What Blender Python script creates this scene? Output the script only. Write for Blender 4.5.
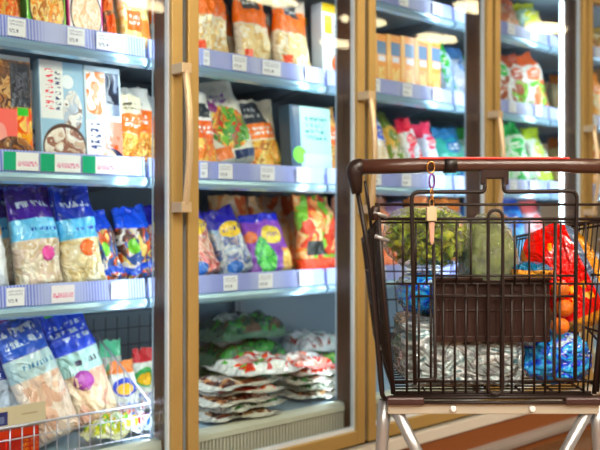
import bpy, bmesh, math, random
from math import sin, cos, pi, radians, sqrt
from mathutils import Vector, Matrix, Euler, noise

for o in list(bpy.data.objects): bpy.data.objects.remove(o)
scene = bpy.context.scene
COL = scene.collection

# ------------------------------------------------------------------ camera
TH = radians(47.7); CT, ST = cos(TH), sin(TH)
DIST, EYE, FPX = 1.938, 0.96, 833.33
cam = bpy.data.cameras.new('camera'); camo = bpy.data.objects.new('camera', cam)
COL.objects.link(camo); scene.camera = camo
camo.location = (0, -DIST, EYE); camo.rotation_euler = (radians(90), 0, TH - radians(90))
cam.lens = 50; cam.sensor_width = 36; cam.shift_y = -5/600
cam.clip_start = 0.05
cam.dof.use_dof = True; cam.dof.focus_distance = 1.74; cam.dof.aperture_fstop = 3.8

# ------------------------------------------------------------------ world, exposure
w = bpy.data.worlds.new('world'); scene.world = w; w.use_nodes = True
w.node_tree.nodes['Background'].inputs[0].default_value = (0.95, 0.97, 1, 1)
w.node_tree.nodes['Background'].inputs[1].default_value = 0.35
vs = scene.view_settings
vs.view_transform = 'Standard'; vs.look = 'None'; vs.gamma = 1; vs.use_curve_mapping = False
vs.exposure = 0.0
cy = scene.cycles
cy.use_denoising = True; cy.max_bounces = 8; cy.transparent_max_bounces = 16
cy.diffuse_bounces = 3; cy.glossy_bounces = 4; cy.transmission_bounces = 4
cy.caustics_reflective = False; cy.caustics_refractive = False
cy.sample_clamp_indirect = 4.0

LED_W = 2.6       # watts of each post's light tube
LAMP_FILL = 92.0  # stronger emission of the unseen left-end lamps, raised as fill for the cart
LAMP_E = 30.0     # ceiling lamp emission
PITCH = 0.74; U0 = 1.332            # mullion positions: U0 + k*PITCH
def area(name, loc, rot, sx, sy, energy, color):
    l = bpy.data.lights.new(name, 'AREA'); l.shape = 'RECTANGLE'; l.size = sx; l.size_y = sy
    l.energy = energy; l.color = color
    o = bpy.data.objects.new(name, l); COL.objects.link(o); o.location = loc; o.rotation_euler = rot
    return o
for k in range(-2, 6):              # light tubes of the freezer posts, long and narrow, one facing each way
    for sgn in (-1, 1):
        if (k == -2 and sgn < 0) or (k == 5 and sgn > 0): continue
        d = Vector((sgn*0.55, 0.835, 0)); q = d.to_track_quat('-Z', 'Y').to_euler()
        area('post_light', (U0+PITCH*k+sgn*0.04, 0.126, 1.12), q, 0.016, 1.7, LED_W, (0.80, 0.91, 1.0))

# ------------------------------------------------------------------ projecting helpers
def at(px, py, y):
    """point of the plane y (parallel to the freezer front) that the photo shows at px, py"""
    t = (px-300)/FPX; q = y+DIST
    u = q*(CT+t*ST)/(ST-t*CT); Z = u*CT+q*ST
    return u, EYE+(220-py)/FPX*Z, Z

# ------------------------------------------------------------------ materials
def lin(c):
    return tuple(((v/255)/12.92 if v/255 <= 0.04045 else ((v/255+0.055)/1.055)**2.4) for v in c)+(1.0,)
MATS = {}
def vivid(c, k=1.22):
    m_ = sum(c)/3; return tuple(max(0, min(255, m_+(v-m_)*k)) for v in c)
def mat(name, rgb, rough=0.5, metal=0.0, spec=0.5, coat=0.0, bump=0.0, bscale=60, emit=None, estr=0.0, var=0.0, vscale=8):
    if name in MATS: return MATS[name]
    m = bpy.data.materials.new(name); m.use_nodes = True; nt = m.node_tree; b = nt.nodes['Principled BSDF']
    b.inputs['Base Color'].default_value = lin(rgb); b.inputs['Roughness'].default_value = rough
    b.inputs['Metallic'].default_value = metal; b.inputs['Specular IOR Level'].default_value = spec
    b.inputs['Coat Weight'].default_value = coat
    tc = nt.nodes.new('ShaderNodeTexCoord')
    if var:
        n = nt.nodes.new('ShaderNodeTexNoise'); n.inputs['Scale'].default_value = vscale
        nt.links.new(tc.outputs['Object'], n.inputs['Vector'])
        r = nt.nodes.new('ShaderNodeValToRGB')
        c0 = lin(tuple(max(0, v*(1-var)) for v in rgb)); c1 = lin(tuple(min(255, v*(1+var)) for v in rgb))
        r.color_ramp.elements[0].color = c0; r.color_ramp.elements[1].color = c1
        r.color_ramp.elements[0].position = .3; r.color_ramp.elements[1].position = .7
        nt.links.new(n.outputs['Fac'], r.inputs[0]); nt.links.new(r.outputs[0], b.inputs['Base Color'])
    if bump:
        n = nt.nodes.new('ShaderNodeTexNoise'); n.inputs['Scale'].default_value = bscale
        nt.links.new(tc.outputs['Object'], n.inputs['Vector'])
        bp = nt.nodes.new('ShaderNodeBump'); bp.inputs['Strength'].default_value = bump; bp.inputs['Distance'].default_value = .01
        nt.links.new(n.outputs['Fac'], bp.inputs['Height']); nt.links.new(bp.outputs[0], b.inputs['Normal'])
    if emit:
        b.inputs['Emission Color'].default_value = lin(emit); b.inputs['Emission Strength'].default_value = estr
    MATS[name] = m; return m

def schlick(m, f0, nrm=None):
    nt = m.node_tree; ge = nt.nodes.new('ShaderNodeNewGeometry'); dt = nt.nodes.new('ShaderNodeVectorMath'); dt.operation = 'DOT_PRODUCT'
    nt.links.new(ge.outputs['Incoming'], dt.inputs[0]); nt.links.new(nrm or ge.outputs['Normal'], dt.inputs[1])
    def mm(op, a, b):
        n = nt.nodes.new('ShaderNodeMath'); n.operation = op; n.use_clamp = op == 'SUBTRACT'
        for k, v in enumerate((a, b)):
            if isinstance(v, (int, float)): n.inputs[k].default_value = v
            elif v is not None: nt.links.new(v, n.inputs[k])
        return n.outputs[0]
    c = mm('ABSOLUTE', dt.outputs['Value'], None); q = mm('POWER', mm('SUBTRACT', 1.0, c), 5.0)
    return mm('ADD', mm('MULTIPLY', q, 1-f0), f0)

def film(name, rgb, opacity=0.15, rough=0.12, wr=0.4, scale=18):
    """thin clear plastic: mostly transparent, glossy, slightly milky"""
    if name in MATS: return MATS[name]
    m = bpy.data.materials.new(name); m.use_nodes = True; nt = m.node_tree
    for n in list(nt.nodes): nt.nodes.remove(n)
    out = nt.nodes.new('ShaderNodeOutputMaterial'); tr = nt.nodes.new('ShaderNodeBsdfTransparent')
    pb = nt.nodes.new('ShaderNodeBsdfPrincipled'); mx = nt.nodes.new('ShaderNodeMixShader')
    tr.inputs[0].default_value = (.97, .99, .98, 1)
    pb.inputs['Base Color'].default_value = lin(rgb); pb.inputs['Roughness'].default_value = rough
    pb.inputs['Specular IOR Level'].default_value = .8
    tc = nt.nodes.new('ShaderNodeTexCoord'); n = nt.nodes.new('ShaderNodeTexNoise'); n.inputs['Scale'].default_value = scale
    n.inputs['Detail'].default_value = 4
    nt.links.new(tc.outputs['Object'], n.inputs['Vector'])
    bp = nt.nodes.new('ShaderNodeBump'); bp.inputs['Strength'].default_value = wr; bp.inputs['Distance'].default_value = .03
    nt.links.new(n.outputs['Fac'], bp.inputs['Height']); nt.links.new(bp.outputs[0], pb.inputs['Normal'])
    fr = schlick(m, .05, bp.outputs[0])
    ad = nt.nodes.new('ShaderNodeMath'); ad.operation = 'ADD'; ad.use_clamp = True; ad.inputs[1].default_value = opacity
    nt.links.new(fr, ad.inputs[0]); nt.links.new(ad.outputs[0], mx.inputs[0])
    nt.links.new(tr.outputs[0], mx.inputs[1]); nt.links.new(pb.outputs[0], mx.inputs[2]); nt.links.new(mx.outputs[0], out.inputs[0])
    MATS[name] = m; return m

def glass(name, tint=(245, 250, 250), rough=0.02):
    if name in MATS: return MATS[name]
    m = bpy.data.materials.new(name); m.use_nodes = True; nt = m.node_tree
    for n in list(nt.nodes): nt.nodes.remove(n)
    out = nt.nodes.new('ShaderNodeOutputMaterial'); tr = nt.nodes.new('ShaderNodeBsdfTransparent')
    gl = nt.nodes.new('ShaderNodeBsdfGlossy'); mx = nt.nodes.new('ShaderNodeMixShader')
    fr = schlick(m, .026); tr.inputs[0].default_value = lin(tint); gl.inputs['Roughness'].default_value = rough
    nt.links.new(fr, mx.inputs[0]); nt.links.new(tr.outputs[0], mx.inputs[1])
    nt.links.new(gl.outputs[0], mx.inputs[2]); nt.links.new(mx.outputs[0], out.inputs[0])
    MATS[name] = m; return m

class G:
    """tiny node-graph writer"""
    def __init__(s, m): s.nt = m.node_tree; s.L = s.nt.links.new
    def put(s, sock, v):
        if isinstance(v, (int, float)): sock.default_value = v
        elif isinstance(v, tuple): sock.default_value = v
        else: s.L(v, sock)
    def m(s, op, a, b=0.0, c=0.0, clamp=False):
        n = s.nt.nodes.new('ShaderNodeMath'); n.operation = op; n.use_clamp = clamp
        s.put(n.inputs[0], a); s.put(n.inputs[1], b)
        if op in ('MULTIPLY_ADD', 'SMOOTH_MIN'): s.put(n.inputs[2], c)
        return n.outputs[0]
    def step(s, v, lo, hi):          # smooth 0..1 between lo and hi
        n = s.nt.nodes.new('ShaderNodeMapRange'); s.put(n.inputs[0], v); n.inputs[1].default_value = lo; n.inputs[2].default_value = hi
        return n.outputs[0]
    def mix(s, f, a, b):
        n = s.nt.nodes.new('ShaderNodeMix'); n.data_type = 'RGBA'
        s.put(n.inputs[0], f); s.put(n.inputs[6], a); s.put(n.inputs[7], b); return n.outputs[2]
    def vec(s, x, y, z=0.0):
        n = s.nt.nodes.new('ShaderNodeCombineXYZ'); s.put(n.inputs[0], x); s.put(n.inputs[1], y); s.put(n.inputs[2], z); return n.outputs[0]
    def noise(s, v, sc, det=2, dist=0.0):
        n = s.nt.nodes.new('ShaderNodeTexNoise'); s.L(v, n.inputs['Vector']); n.inputs['Scale'].default_value = sc
        n.inputs['Detail'].default_value = det; n.inputs['Distortion'].default_value = dist; return n.outputs['Fac']
    def voro(s, v, sc):
        n = s.nt.nodes.new('ShaderNodeTexVoronoi'); s.L(v, n.inputs['Vector']); n.inputs['Scale'].default_value = sc
        sp = s.nt.nodes.new('ShaderNodeSeparateColor'); s.L(n.outputs['Color'], sp.inputs[0]); return n.outputs['Distance'], sp.outputs[0]
    def ramp(s, f, cols, const=False):
        n = s.nt.nodes.new('ShaderNodeValToRGB'); cr = n.color_ramp
        if const: cr.interpolation = 'CONSTANT'
        k = len(cols)
        while len(cr.elements) < k: cr.elements.new(0.5)
        for i, c in enumerate(cols):
            cr.elements[i].position = (i/k if const else i/(k-1)); cr.elements[i].color = lin(c)
        s.put(n.inputs[0], f); return n.outputs[0]

def design(name, base, layers, asp=1.0, rough=0.28, seed=0, spec=0.5, wr=0.25, coat=0.3, wscale=9):
    """printed packaging: layers over UV.  shape: ('r',x0,x1,y0,y1) ('e',cx,cy,rx,ry) ('s',x0,y0,x1,y1 slanted) ; fill: ('c',rgb) ('food',cols,scale) ('txt',rgb,rows,cols) ('cr',cols,scale)"""
    if name in MATS: return MATS[name]
    m = bpy.data.materials.new(name); m.use_nodes = True; g = G(m); nt = m.node_tree; b = nt.nodes['Principled BSDF']
    b.inputs['Roughness'].default_value = rough; b.inputs['Specular IOR Level'].default_value = spec
    b.inputs['Coat Weight'].default_value = coat; b.inputs['Coat Roughness'].default_value = .07
    uv = nt.nodes.new('ShaderNodeUVMap'); sp = nt.nodes.new('ShaderNodeSeparateXYZ'); g.L(uv.outputs[0], sp.inputs[0])
    x, y = sp.outputs[0], sp.outputs[1]
    V = g.vec(g.m('MULTIPLY_ADD', x, asp, seed*1.37), y, seed*.71)
    base = vivid(base); col = lin(base); hs = []
    for shp, fill in layers:
        fill = tuple(vivid(q) if isinstance(q, tuple) and not isinstance(q[0], tuple) else (tuple(vivid(z_) for z_ in q) if isinstance(q, tuple) else q) for q in fill)
        k = shp[0]; mask = None
        if k == 'r':
            e = .006
            a1 = g.step(x, shp[1]-e, shp[1]+e); a2 = g.step(x, shp[2]+e, shp[2]-e)
            b1 = g.step(y, shp[3]-e, shp[3]+e); b2 = g.step(y, shp[4]+e, shp[4]-e)
            mask = g.m('MULTIPLY', g.m('MULTIPLY', a1, a2), g.m('MULTIPLY', b1, b2))
        elif k == 'e':
            dx = g.m('DIVIDE', g.m('SUBTRACT', x, shp[1]), shp[3]); dy = g.m('DIVIDE', g.m('SUBTRACT', y, shp[2]), shp[4])
            d = g.m('ADD', g.m('MULTIPLY', dx, dx), g.m('MULTIPLY', dy, dy)); mask = g.step(d, 1.06, .94)
        elif k == 'w':      # wavy edged band y0..y1
            yy = g.m('ADD', y, g.m('MULTIPLY', g.m('SUBTRACT', g.noise(V, 3.5, 1), .5), .18))
            mask = g.m('MULTIPLY', g.step(yy, shp[1]-.01, shp[1]+.01), g.step(yy, shp[2]+.01, shp[2]-.01))
        elif k == 'd':      # diagonal half plane  a*x+b*y > c
            mask = g.step(g.m('ADD', g.m('MULTIPLY', x, shp[1]), g.m('MULTIPLY', y, shp[2])), shp[3]-.01, shp[3]+.01)
        f = fill[0]
        if f == 'c': c = lin(fill[1])
        elif f == 'food':
            Vd = g.noise(V, fill[2]*.6, 1)
            n = nt.nodes.new('ShaderNodeVectorMath'); n.operation = 'ADD'; g.L(V, n.inputs[0]); g.L(g.vec(Vd, Vd), n.inputs[1])
            dist, r = g.voro(n.outputs[0], fill[2]); c = g.ramp(r, fill[1], True)
            hs.append(g.m('MULTIPLY', g.m('SUBTRACT', 1.0, dist), mask))
        elif f == 'txt':
            rows, cols = fill[2], fill[3]
            n = g.noise(g.vec(g.m('MULTIPLY_ADD', x, cols*asp*2.3, seed*3.1), g.m('MULTIPLY', y, rows*5.0), 0.0), 1.0, 3)
            ry = g.m('FRACT', g.m('DIVIDE', g.m('SUBTRACT', y, shp[3] if k == 'r' else 0), ((shp[4]-shp[3])/rows if k == 'r' else 1/rows)))
            rm = g.m('MULTIPLY', g.step(ry, .15, .22), g.step(ry, .85, .78))
            mask = g.m('MULTIPLY', mask, g.m('MULTIPLY', g.step(n, .49, .52), rm)); c = lin(fill[1])
        elif f == 'cr':
            c = g.ramp(g.step(g.noise(V, fill[2], fill[3] if len(fill) > 3 else 4, 1.6), .32, .68), fill[1])
        col = g.mix(mask, col, c)
    g.put(b.inputs['Base Color'], col)
    tc = nt.nodes.new('ShaderNodeTexCoord')
    h0 = g.noise(tc.outputs['Object'], wscale, 3, 1.6)
    h = g.m('ABSOLUTE', g.m('SUBTRACT', h0, .5)) if wr > .1 else h0
    b1 = nt.nodes.new('ShaderNodeBump'); b1.inputs['Strength'].default_value = min(1, wr*1.9); b1.inputs['Distance'].default_value = .05; g.L(h, b1.inputs['Height'])
    last = b1.outputs[0]
    if hs:
        s = hs[0]
        for q in hs[1:]: s = g.m('ADD', s, q)
        b2 = nt.nodes.new('ShaderNodeBump'); b2.inputs['Strength'].default_value = .5; b2.inputs['Distance'].default_value = .006
        g.L(s, b2.inputs['Height']); g.L(last, b2.inputs['Normal']); last = b2.outputs[0]
    if wr > 0: g.L(last, b.inputs['Normal'])
    MATS[name] = m; return m

# ------------------------------------------------------------------ object helpers
def link(name, me, m, parent=None):
    for mm in (m if isinstance(m, (list, tuple)) else [m]): me.materials.append(mm)
    o = bpy.data.objects.new(name, me); COL.objects.link(o)
    if parent is not None: o.parent = parent
    return o
def tag(o, label=None, cat=None, group=None, kind=None):
    if label: o['label'] = label
    if cat: o['category'] = cat
    if group: o['group'] = group
    if kind: o['kind'] = kind
    return o
def empty(name, loc=(0, 0, 0), rot=(0, 0, 0)):
    o = bpy.data.objects.new(name, None); o.empty_display_size = .05; COL.objects.link(o)
    o.location = loc; o.rotation_euler = rot; return o
def copy_tree(o, parent=None):
    c = o.copy(); COL.objects.link(c); c.parent = parent
    for ch in [x for x in bpy.data.objects if x.parent == o]: copy_tree(ch, c)
    return c
class MB:
    """collects shapes into one mesh"""
    def __init__(s): s.bm = bmesh.new(); s.mi = 0
    def _setmi(s, fs):
        for f in fs: f.material_index = s.mi
    def box(s, x0, x1, y0, y1, z0, z1, mt=None):
        vs = [s.bm.verts.new(p) for p in ((x0,y0,z0),(x1,y0,z0),(x1,y1,z0),(x0,y1,z0),(x0,y0,z1),(x1,y0,z1),(x1,y1,z1),(x0,y1,z1))]
        if mt is not None:
            for v in vs: v.co = mt @ v.co
        s._setmi([s.bm.faces.new([vs[i] for i in q]) for q in ((0,3,2,1),(4,5,6,7),(0,1,5,4),(1,2,6,5),(2,3,7,6),(3,0,4,7))]); return s
    def prism(s, prof, x0, x1, axis='x'):
        """profile of (a,b) pairs swept along an axis"""
        def P(t, a, b): return (t, a, b) if axis == 'x' else ((a, t, b) if axis == 'y' else (a, b, t))
        A = [s.bm.verts.new(P(x0, a, b)) for a, b in prof]; B = [s.bm.verts.new(P(x1, a, b)) for a, b in prof]
        n = len(prof); fs = [s.bm.faces.new(A[::-1]), s.bm.faces.new(B)]
        for i in range(n): fs.append(s.bm.faces.new((A[i], A[(i+1) % n], B[(i+1) % n], B[i])))
        s._setmi(fs); return s
    def tube(s, pts, r, n=6, cap=True, closed=False, r2=None):
        pts = [Vector(p) for p in pts]; rings = []; up = None; N = len(pts)
        for i, p in enumerate(pts):
            if closed: t = (pts[(i+1) % N]-pts[i-1]).normalized()
            else: t = (pts[min(i+1, N-1)]-pts[max(i-1, 0)]).normalized()
            if up is None:
                a = Vector((0, 0, 1)) if abs(t.z) < .9 else Vector((0, 1, 0)); up = t.cross(a).normalized()
            up = (up-t*up.dot(t)).normalized(); sd = t.cross(up)
            rr = r if not isinstance(r, (list, tuple)) else r[i]
            rings.append([s.bm.verts.new(p+(up*cos(2*pi*k/n)+sd*sin(2*pi*k/n)*(r2/r if r2 else 1))*rr) for k in range(n)])
        fs = []
        for i in range(N if closed else N-1):
            A, B = rings[i], rings[(i+1) % N]
            for k in range(n): f = s.bm.faces.new((A[k], A[(k+1) % n], B[(k+1) % n], B[k])); f.smooth = True; fs.append(f)
        if cap and not closed: fs.append(s.bm.faces.new(rings[0][::-1])); fs.append(s.bm.faces.new(rings[-1]))
        s._setmi(fs); return s
    def lathe(s, prof, c=(0, 0, 0), n=24, axis='z'):
        rings = []
        for r, h in prof:
            ring = []
            for k in range(n):
                a = 2*pi*k/n
                p = (r*cos(a), r*sin(a), h) if axis == 'z' else ((h, r*cos(a), r*sin(a)) if axis == 'x' else (r*sin(a), h, r*cos(a)))
                ring.append(s.bm.verts.new(Vector(p)+Vector(c)))
            rings.append(ring)
        fs = []
        for A, B in zip(rings, rings[1:]):
            for k in range(n): f = s.bm.faces.new((A[k], A[(k+1) % n], B[(k+1) % n], B[k])); f.smooth = True; fs.append(f)
        fs.append(s.bm.faces.new(rings[0][::-1])); fs.append(s.bm.faces.new(rings[-1])); s._setmi(fs); return s
    def build(s, name, m, parent=None, bevel=0, kind=None):
        bmesh.ops.recalc_face_normals(s.bm, faces=s.bm.faces)
        me = bpy.data.meshes.new(name); s.bm.to_mesh(me); s.bm.free()
        o = link(name, me, m, parent)
        if bevel:
            b = o.modifiers.new('bevel', 'BEVEL'); b.width = bevel; b.segments = 2; b.limit_method = 'ANGLE'
        if kind: o['kind'] = kind
        return o
def fillet(pts, r, n=4):
    """round the corners of a polyline"""
    pts = [Vector(p) for p in pts]; out = [pts[0]]
    for i in range(1, len(pts)-1):
        a, b, c = pts[i-1], pts[i], pts[i+1]; d1 = (a-b); d2 = (c-b); rr = min(r, d1.length*.49, d2.length*.49)
        p, q = b+d1.normalized()*rr, b+d2.normalized()*rr
        for k in range(n+1):
            t = k/n; out.append(p*(1-t)**2+b*2*t*(1-t)+q*t*t)
    out.append(pts[-1]); return out

# ------------------------------------------------------------------ room
M_gold = mat('champagne_gold_metal', (198, 167, 103), .40, .4)
M_handle = mat('beige_handle', (222, 200, 164), .3, .35)
M_gask = mat('pale_gasket', (226, 238, 250), .3, 0)
M_dark = mat('gap_shade', (26, 20, 16), .7)  # near-black colour standing in for shade inside the door and sill gaps
M_post = mat('post_brown', (92, 66, 52), .35, .3)
M_white = mat('freezer_white', (150, 172, 190), .45)
M_back = mat('freezer_back', (112, 134, 148), .4)
M_alu = mat('shelf_nosing', (170, 206, 232), .2, .5)
M_sill = mat('cream_sill', (222, 218, 212), .4)
M_kick = mat('terracotta_kick', (142, 84, 48), .4)
M_bump = mat('grey_bumper', (158, 150, 148), .4)
M_glass = glass('door_glass')

def floor_mat():
    m = bpy.data.materials.new('floor_tile'); m.use_nodes = True; g = G(m); nt = m.node_tree; b = nt.nodes['Principled BSDF']
    tc = nt.nodes.new('ShaderNodeTexCoord'); br = nt.nodes.new('ShaderNodeTexBrick'); g.L(tc.outputs['Object'], br.inputs['Vector'])
    br.offset = 0; br.inputs['Scale'].default_value = 1.0; br.inputs['Brick Width'].default_value = .6; br.inputs['Row Height'].default_value = .6
    br.inputs['Mortar Size'].default_value = .004; br.inputs['Color1'].default_value = lin((120, 86, 60)); br.inputs['Color2'].default_value = lin((132, 94, 66))
    br.inputs['Mortar'].default_value = lin((70, 50, 38)); g.L(br.outputs[0], b.inputs['Base Color']); b.inputs['Roughness'].default_value = .22
    return m
s = MB().box(-4, 11, -7, 1.2, -.1, 0).build('floor', floor_mat(), kind='structure')
s = MB().box(-4, 11, -7, 1.2, 3.0, 3.1).build('ceiling', mat('ceiling_grey', (120, 112, 104), .8), kind='structure')
MB().box(-4, 11, .9, 1.2, 0, 3.0).build('wall_back', mat('wall_beige', (150, 130, 110), .7), kind='structure')
MB().box(-4, 11, -7.1, -7, 0, 3.0).build('wall_front', mat('wall_brown', (96, 74, 60), .7), kind='structure')
MB().box(-4.1, -4, -7, 1.2, 0, 3.0).build('wall_left', MATS['wall_beige'], kind='structure')
MB().box(11, 11.1, -7, 1.2, 0, 3.0).build('wall_right', MATS['wall_beige'], kind='structure')

# ceiling lamps over the aisle
def lamp(x, y, label, e):
    r = empty('ceiling_lamp', (x, y, 2.93)); tag(r, label, 'lamp', 'ceiling lamps over the aisle')
    MB().prism([(-.3, .069), (.3, .069), (.32, .0), (-.32, .0)], -.17, .17, 'y').build('housing', mat('lamp_housing', (190, 180, 165), .5), r)
    b = MB(); b.prism([(.29*cos(2*pi*k/28), .15*sin(2*pi*k/28)) for k in range(28)], -.012, -.001, 'z')
    b.build('diffuser', mat('lamp_glow_%d' % e, (255, 228, 170), .5, emit=(255, 243, 224) if e == LAMP_FILL else (255, 232, 186), estr=e), r)
NTH = ['first', 'second', 'third', 'fourth', 'fifth', 'sixth', 'seventh', 'eighth', 'ninth', 'tenth']
for rn, yy, xs in (('row nearest the freezers', -2.62, [-2.8, -1.6, -.4, .8, 1.6, 2.8, 4.0, 5.2, 6.4, 7.6]), ('middle row', -3.68, [-2.8, -1.6, -.4, .8, 2.0, 3.6, 4.8, 6.0, 7.16]), ('row farthest from the freezers', -4.58, [-2.8, -1.6, -.4, .8, 1.8, 4.2, 6.6])):
    for q, xx in enumerate(xs):
        lamp(xx, yy, 'glowing warm oval ceiling lamp, %s from the left in the %s' % (NTH[q], rn), LAMP_FILL if xx < 1 else LAMP_E)  # left-end lamps are out of view, added bright to fill the cart

# ------------------------------------------------------------------ freezer bays
RAIL = [1.85, 1.50, 1.146, 0.787]            # top edges of the price rails
SH_Y = 0.20                                   # front of the rails
DECK = 0.328
def shelf_z(i): return RAIL[i]-.028
def rail_mat():
    m = bpy.data.materials.new('price_rail_plastic'); m.use_nodes = True; g = G(m); nt = m.node_tree; b = nt.nodes['Principled BSDF']
    tc = nt.nodes.new('ShaderNodeTexCoord'); sp = nt.nodes.new('ShaderNodeSeparateXYZ'); g.L(tc.outputs['Object'], sp.inputs[0])
    f = g.m('FRACT', g.m('MULTIPLY', sp.outputs[0], 110.0)); n = g.noise(g.vec(g.m('MULTIPLY', sp.outputs[0], 5.0), 0.0, 0.0), 1.0, 1)
    k = g.m('MULTIPLY', g.step(f, .45, .55), g.step(n, .42, .55))
    g.put(b.inputs['Base Color'], g.mix(k, lin((182, 190, 236)), lin((116, 128, 214)))); b.inputs['Roughness'].default_value = .25
    return m
M_rail = rail_mat()
def tag_mat(kind):
    if kind == 'green': return design('tag_green', (245, 245, 245), [(('r', 0, .35, 0, 1), ('c', (40, 160, 120))), (('r', .4, .97, .15, .6), ('txt', (214, 90, 150), 1, 14))], wr=0, asp=2)
    if kind == 'pink': return design('tag_pink', (246, 240, 246), [(('r', .05, .95, .2, .65), ('txt', (220, 80, 140), 1, 10))], wr=0, asp=2)
    return design('tag_white', (246, 246, 250), [(('r', .1, .9, .55, .9), ('txt', (150, 150, 170), 2, 14)), (('r', .1, .6, .12, .45), ('txt', (130, 130, 150), 1, 7))], wr=0, asp=1)
def card(name, x0, x1, y, z0, z1, m, parent, th=.0012):
    """thin printed card with UVs on the front"""
    me = bpy.data.meshes.new(name); bm = bmesh.new(); uvl = bm.loops.layers.uv.new('UVMap')
    P = [(x0,y,z0),(x1,y,z0),(x1,y,z1),(x0,y,z1),(x0,y+th,z0),(x1,y+th,z0),(x1,y+th,z1),(x0,y+th,z1)]
    v = [bm.verts.new(p) for p in P]
    for q in ((0,1,2,3),(5,4,7,6),(1,5,6,2),(4,0,3,7),(3,2,6,7),(4,5,1,0)):
        f = bm.faces.new([v[i] for i in q])
        for l in f.loops: l[uvl].uv = ((l.vert.co.x-x0)/(x1-x0), (l.vert.co.z-z0)/(z1-z0))
    bm.to_mesh(me); bm.free(); return link(name, me, m, parent)

TAGS = {(1,1): [(7,25,'w'),(67,84,'w'),(96,116,'w')], (1,2): [(3,38,'green'),(40,80,'green'),(82,118,'green'),(119,140,'pink')],
        (1,3): [(6,24,'w'),(51,74,'pink'),(111,126,'w')], (2,1): [(203,209,'w'),(232,246,'w'),(262,280,'w'),(305,317,'w')],
        (2,2): [(200,207,'w'),(218,232,'w'),(260,274,'w'),(296,309,'w')], (2,3): [(223,237,'w'),(258,272,'w'),(299,312,'w')]}
ORD = ['', 'first', 'second', 'third', 'fourth', 'fifth', 'sixth']
BAYLAB = {0: 'empty freezer bay beside the leftmost glass door', 1: 'leftmost freezer bay in the photo, with a wire basket low inside',
          2: 'second freezer bay from the left, full-height gold door, flat bags in its bottom',
          3: 'third freezer bay from the left, directly behind the shopping cart, with orange cartons',
          4: 'fourth freezer bay from the left, its light tube glaring white',
          5: 'rightmost freezer bay, showing just a sliver at the right edge'}
def bay(i):
    X = U0+PITCH*(i-1)-PITCH                     # left mullion of bay i  (bay 1 spans mullions -1..0)
    r = empty('display_freezer', (X, 0, 0)); tag(r, BAYLAB[i], 'freezer', 'glass door freezer bays')
    W = PITCH-.0006
    # carcass: back, base, top, half posts
    b = MB(); b.box(0, W, .131, .72, .22, DECK-.004)
    MB().box(0, W, .0, .72, 2.021, 2.12).build('canopy', M_white, r)
    b.build('carcass', M_white, r)
    MB().box(0, W, .721, .78, .1, 2.02).build('back_panel', M_back, r)
    b = MB()
    for k in range(54):
        x = .010+k*(W-.02)/54; b.box(x, x+.0072, .086, .094, .2, .304)
    b.build('air_grille', mat('grille_white', (214, 206, 190), .4), r)
    MB().box(0, W, .094, .1, .2, .304).build('grille_back', mat('grille_dark', (48, 42, 36), .6), r)
    MB().prism([(.08, .304), (.08, .321), (.1, .329), (.13, .329), (.13, .304)], 0, W).build('deck_edge', mat('deck_edge', (222, 222, 206), .35), r)
    for x0, x1 in ((0, .028), (W-.028, W)):
        MB().box(x0+.0004, x1-.0004, .042, .084, .2, 2.02).build('post', M_post, r, bevel=.002)
        MB().box(x0+.0004, x1-.0004, .084, .118, .335, 2.02).build('post_core', M_post, r)
    for x, sg in ((W-.034, -1), (.034, 1)):
        tw = .007 if i == 4 else .0012
        b = MB(); b.box(x-tw, x+tw*.6, .106 if i == 4 else .113, .122 if i == 4 else .118, .345, 1.98)
        b.build('light_tube', mat('tube_glow', (235, 248, 255), .5, emit=(225, 243, 255), estr=6.0) if i == 4 else mat('tube_dim', (150, 170, 190), .5, emit=(225, 243, 255), estr=.12), r)
    # slotted uprights at the back
    b = MB()
    for x in (.012, W-.012): b.box(x-.009, x+.009, .70, .72, DECK, 2.0)
    b.build('shelf_upright', mat('upright', (130, 140, 150), .4, .5), r)
    # shelves
    for j, zt in enumerate(RAIL):
        b = MB(); zs = zt-.028; e = .006
        b.box(e, W-e, SH_Y+.012, .69, zs-.016, zs)
        sh = b.build('shelf', M_white, r)
        rl = MB().prism([(SH_Y+.002, zt-.058), (SH_Y, zt-.056), (SH_Y+.006, zt), (SH_Y+.009, zt), (SH_Y+.012, zt-.028), (SH_Y+.012, zt-.058)], e, W-e).build('price_rail', M_rail, sh)
        pr = [(SH_Y+.03, zt-.058), (SH_Y+.002, zt-.058), (SH_Y-.006, zt-.062), (SH_Y-.009, zt-.072), (SH_Y-.004, zt-.084), (SH_Y+.01, zt-.09), (SH_Y+.03, zt-.086)]
        MB().prism(pr, e, W-e).build('nosing', M_alu, sh)
        tl = TAGS.get((i, j))
        if tl is None:
            rnd = random.Random(i*10+j); tl = []
            for q in range(4):
                xx = .05+q*.17+rnd.random()*.06; tl.append((xx, xx+.055, 'w', 1))
        for t in tl:
            if len(t) == 3: a0, a1 = at(t[0], 200, SH_Y)[0]-X, at(t[1], 200, SH_Y)[0]-X
            else: a0, a1 = t[0], t[1]
            card('price_tag', a0, a1, SH_Y-.0035, zt-.054, zt-.006, tag_mat({'w': 'white'}.get(t[2], t[2])), sh)
        for x in (.02, W-.02): MB().prism([(.24, zs-.018), (.70, zs-.018), (.70, zs-.075), (.5, zs-.06)], x-.0015, x+.0015).build('bracket', mat('bracket', (150, 165, 180), .4, .4), sh)
    # sill, kick plate, bumper
    MB().box(0, W, -.012, .1, .152, .195).build('sill', M_sill, r, bevel=.004)
    MB().box(0, W, .0, .1, .0, .152).build('kick_plate', M_kick, r)
    MB().prism([(-.0, .03), (-.022, .034), (-.026, .052), (-.022, .07), (0, .075)], 0, W).build('bumper', M_bump, r)
    MB().box(0, W, -.02, .1, 2.03, 2.45).build('header', M_gold, r)
    # door
    d = MB(); g0, g1 = .0085, W-.0085; z0, z1 = .206, 2.02; sw = .0365
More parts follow.
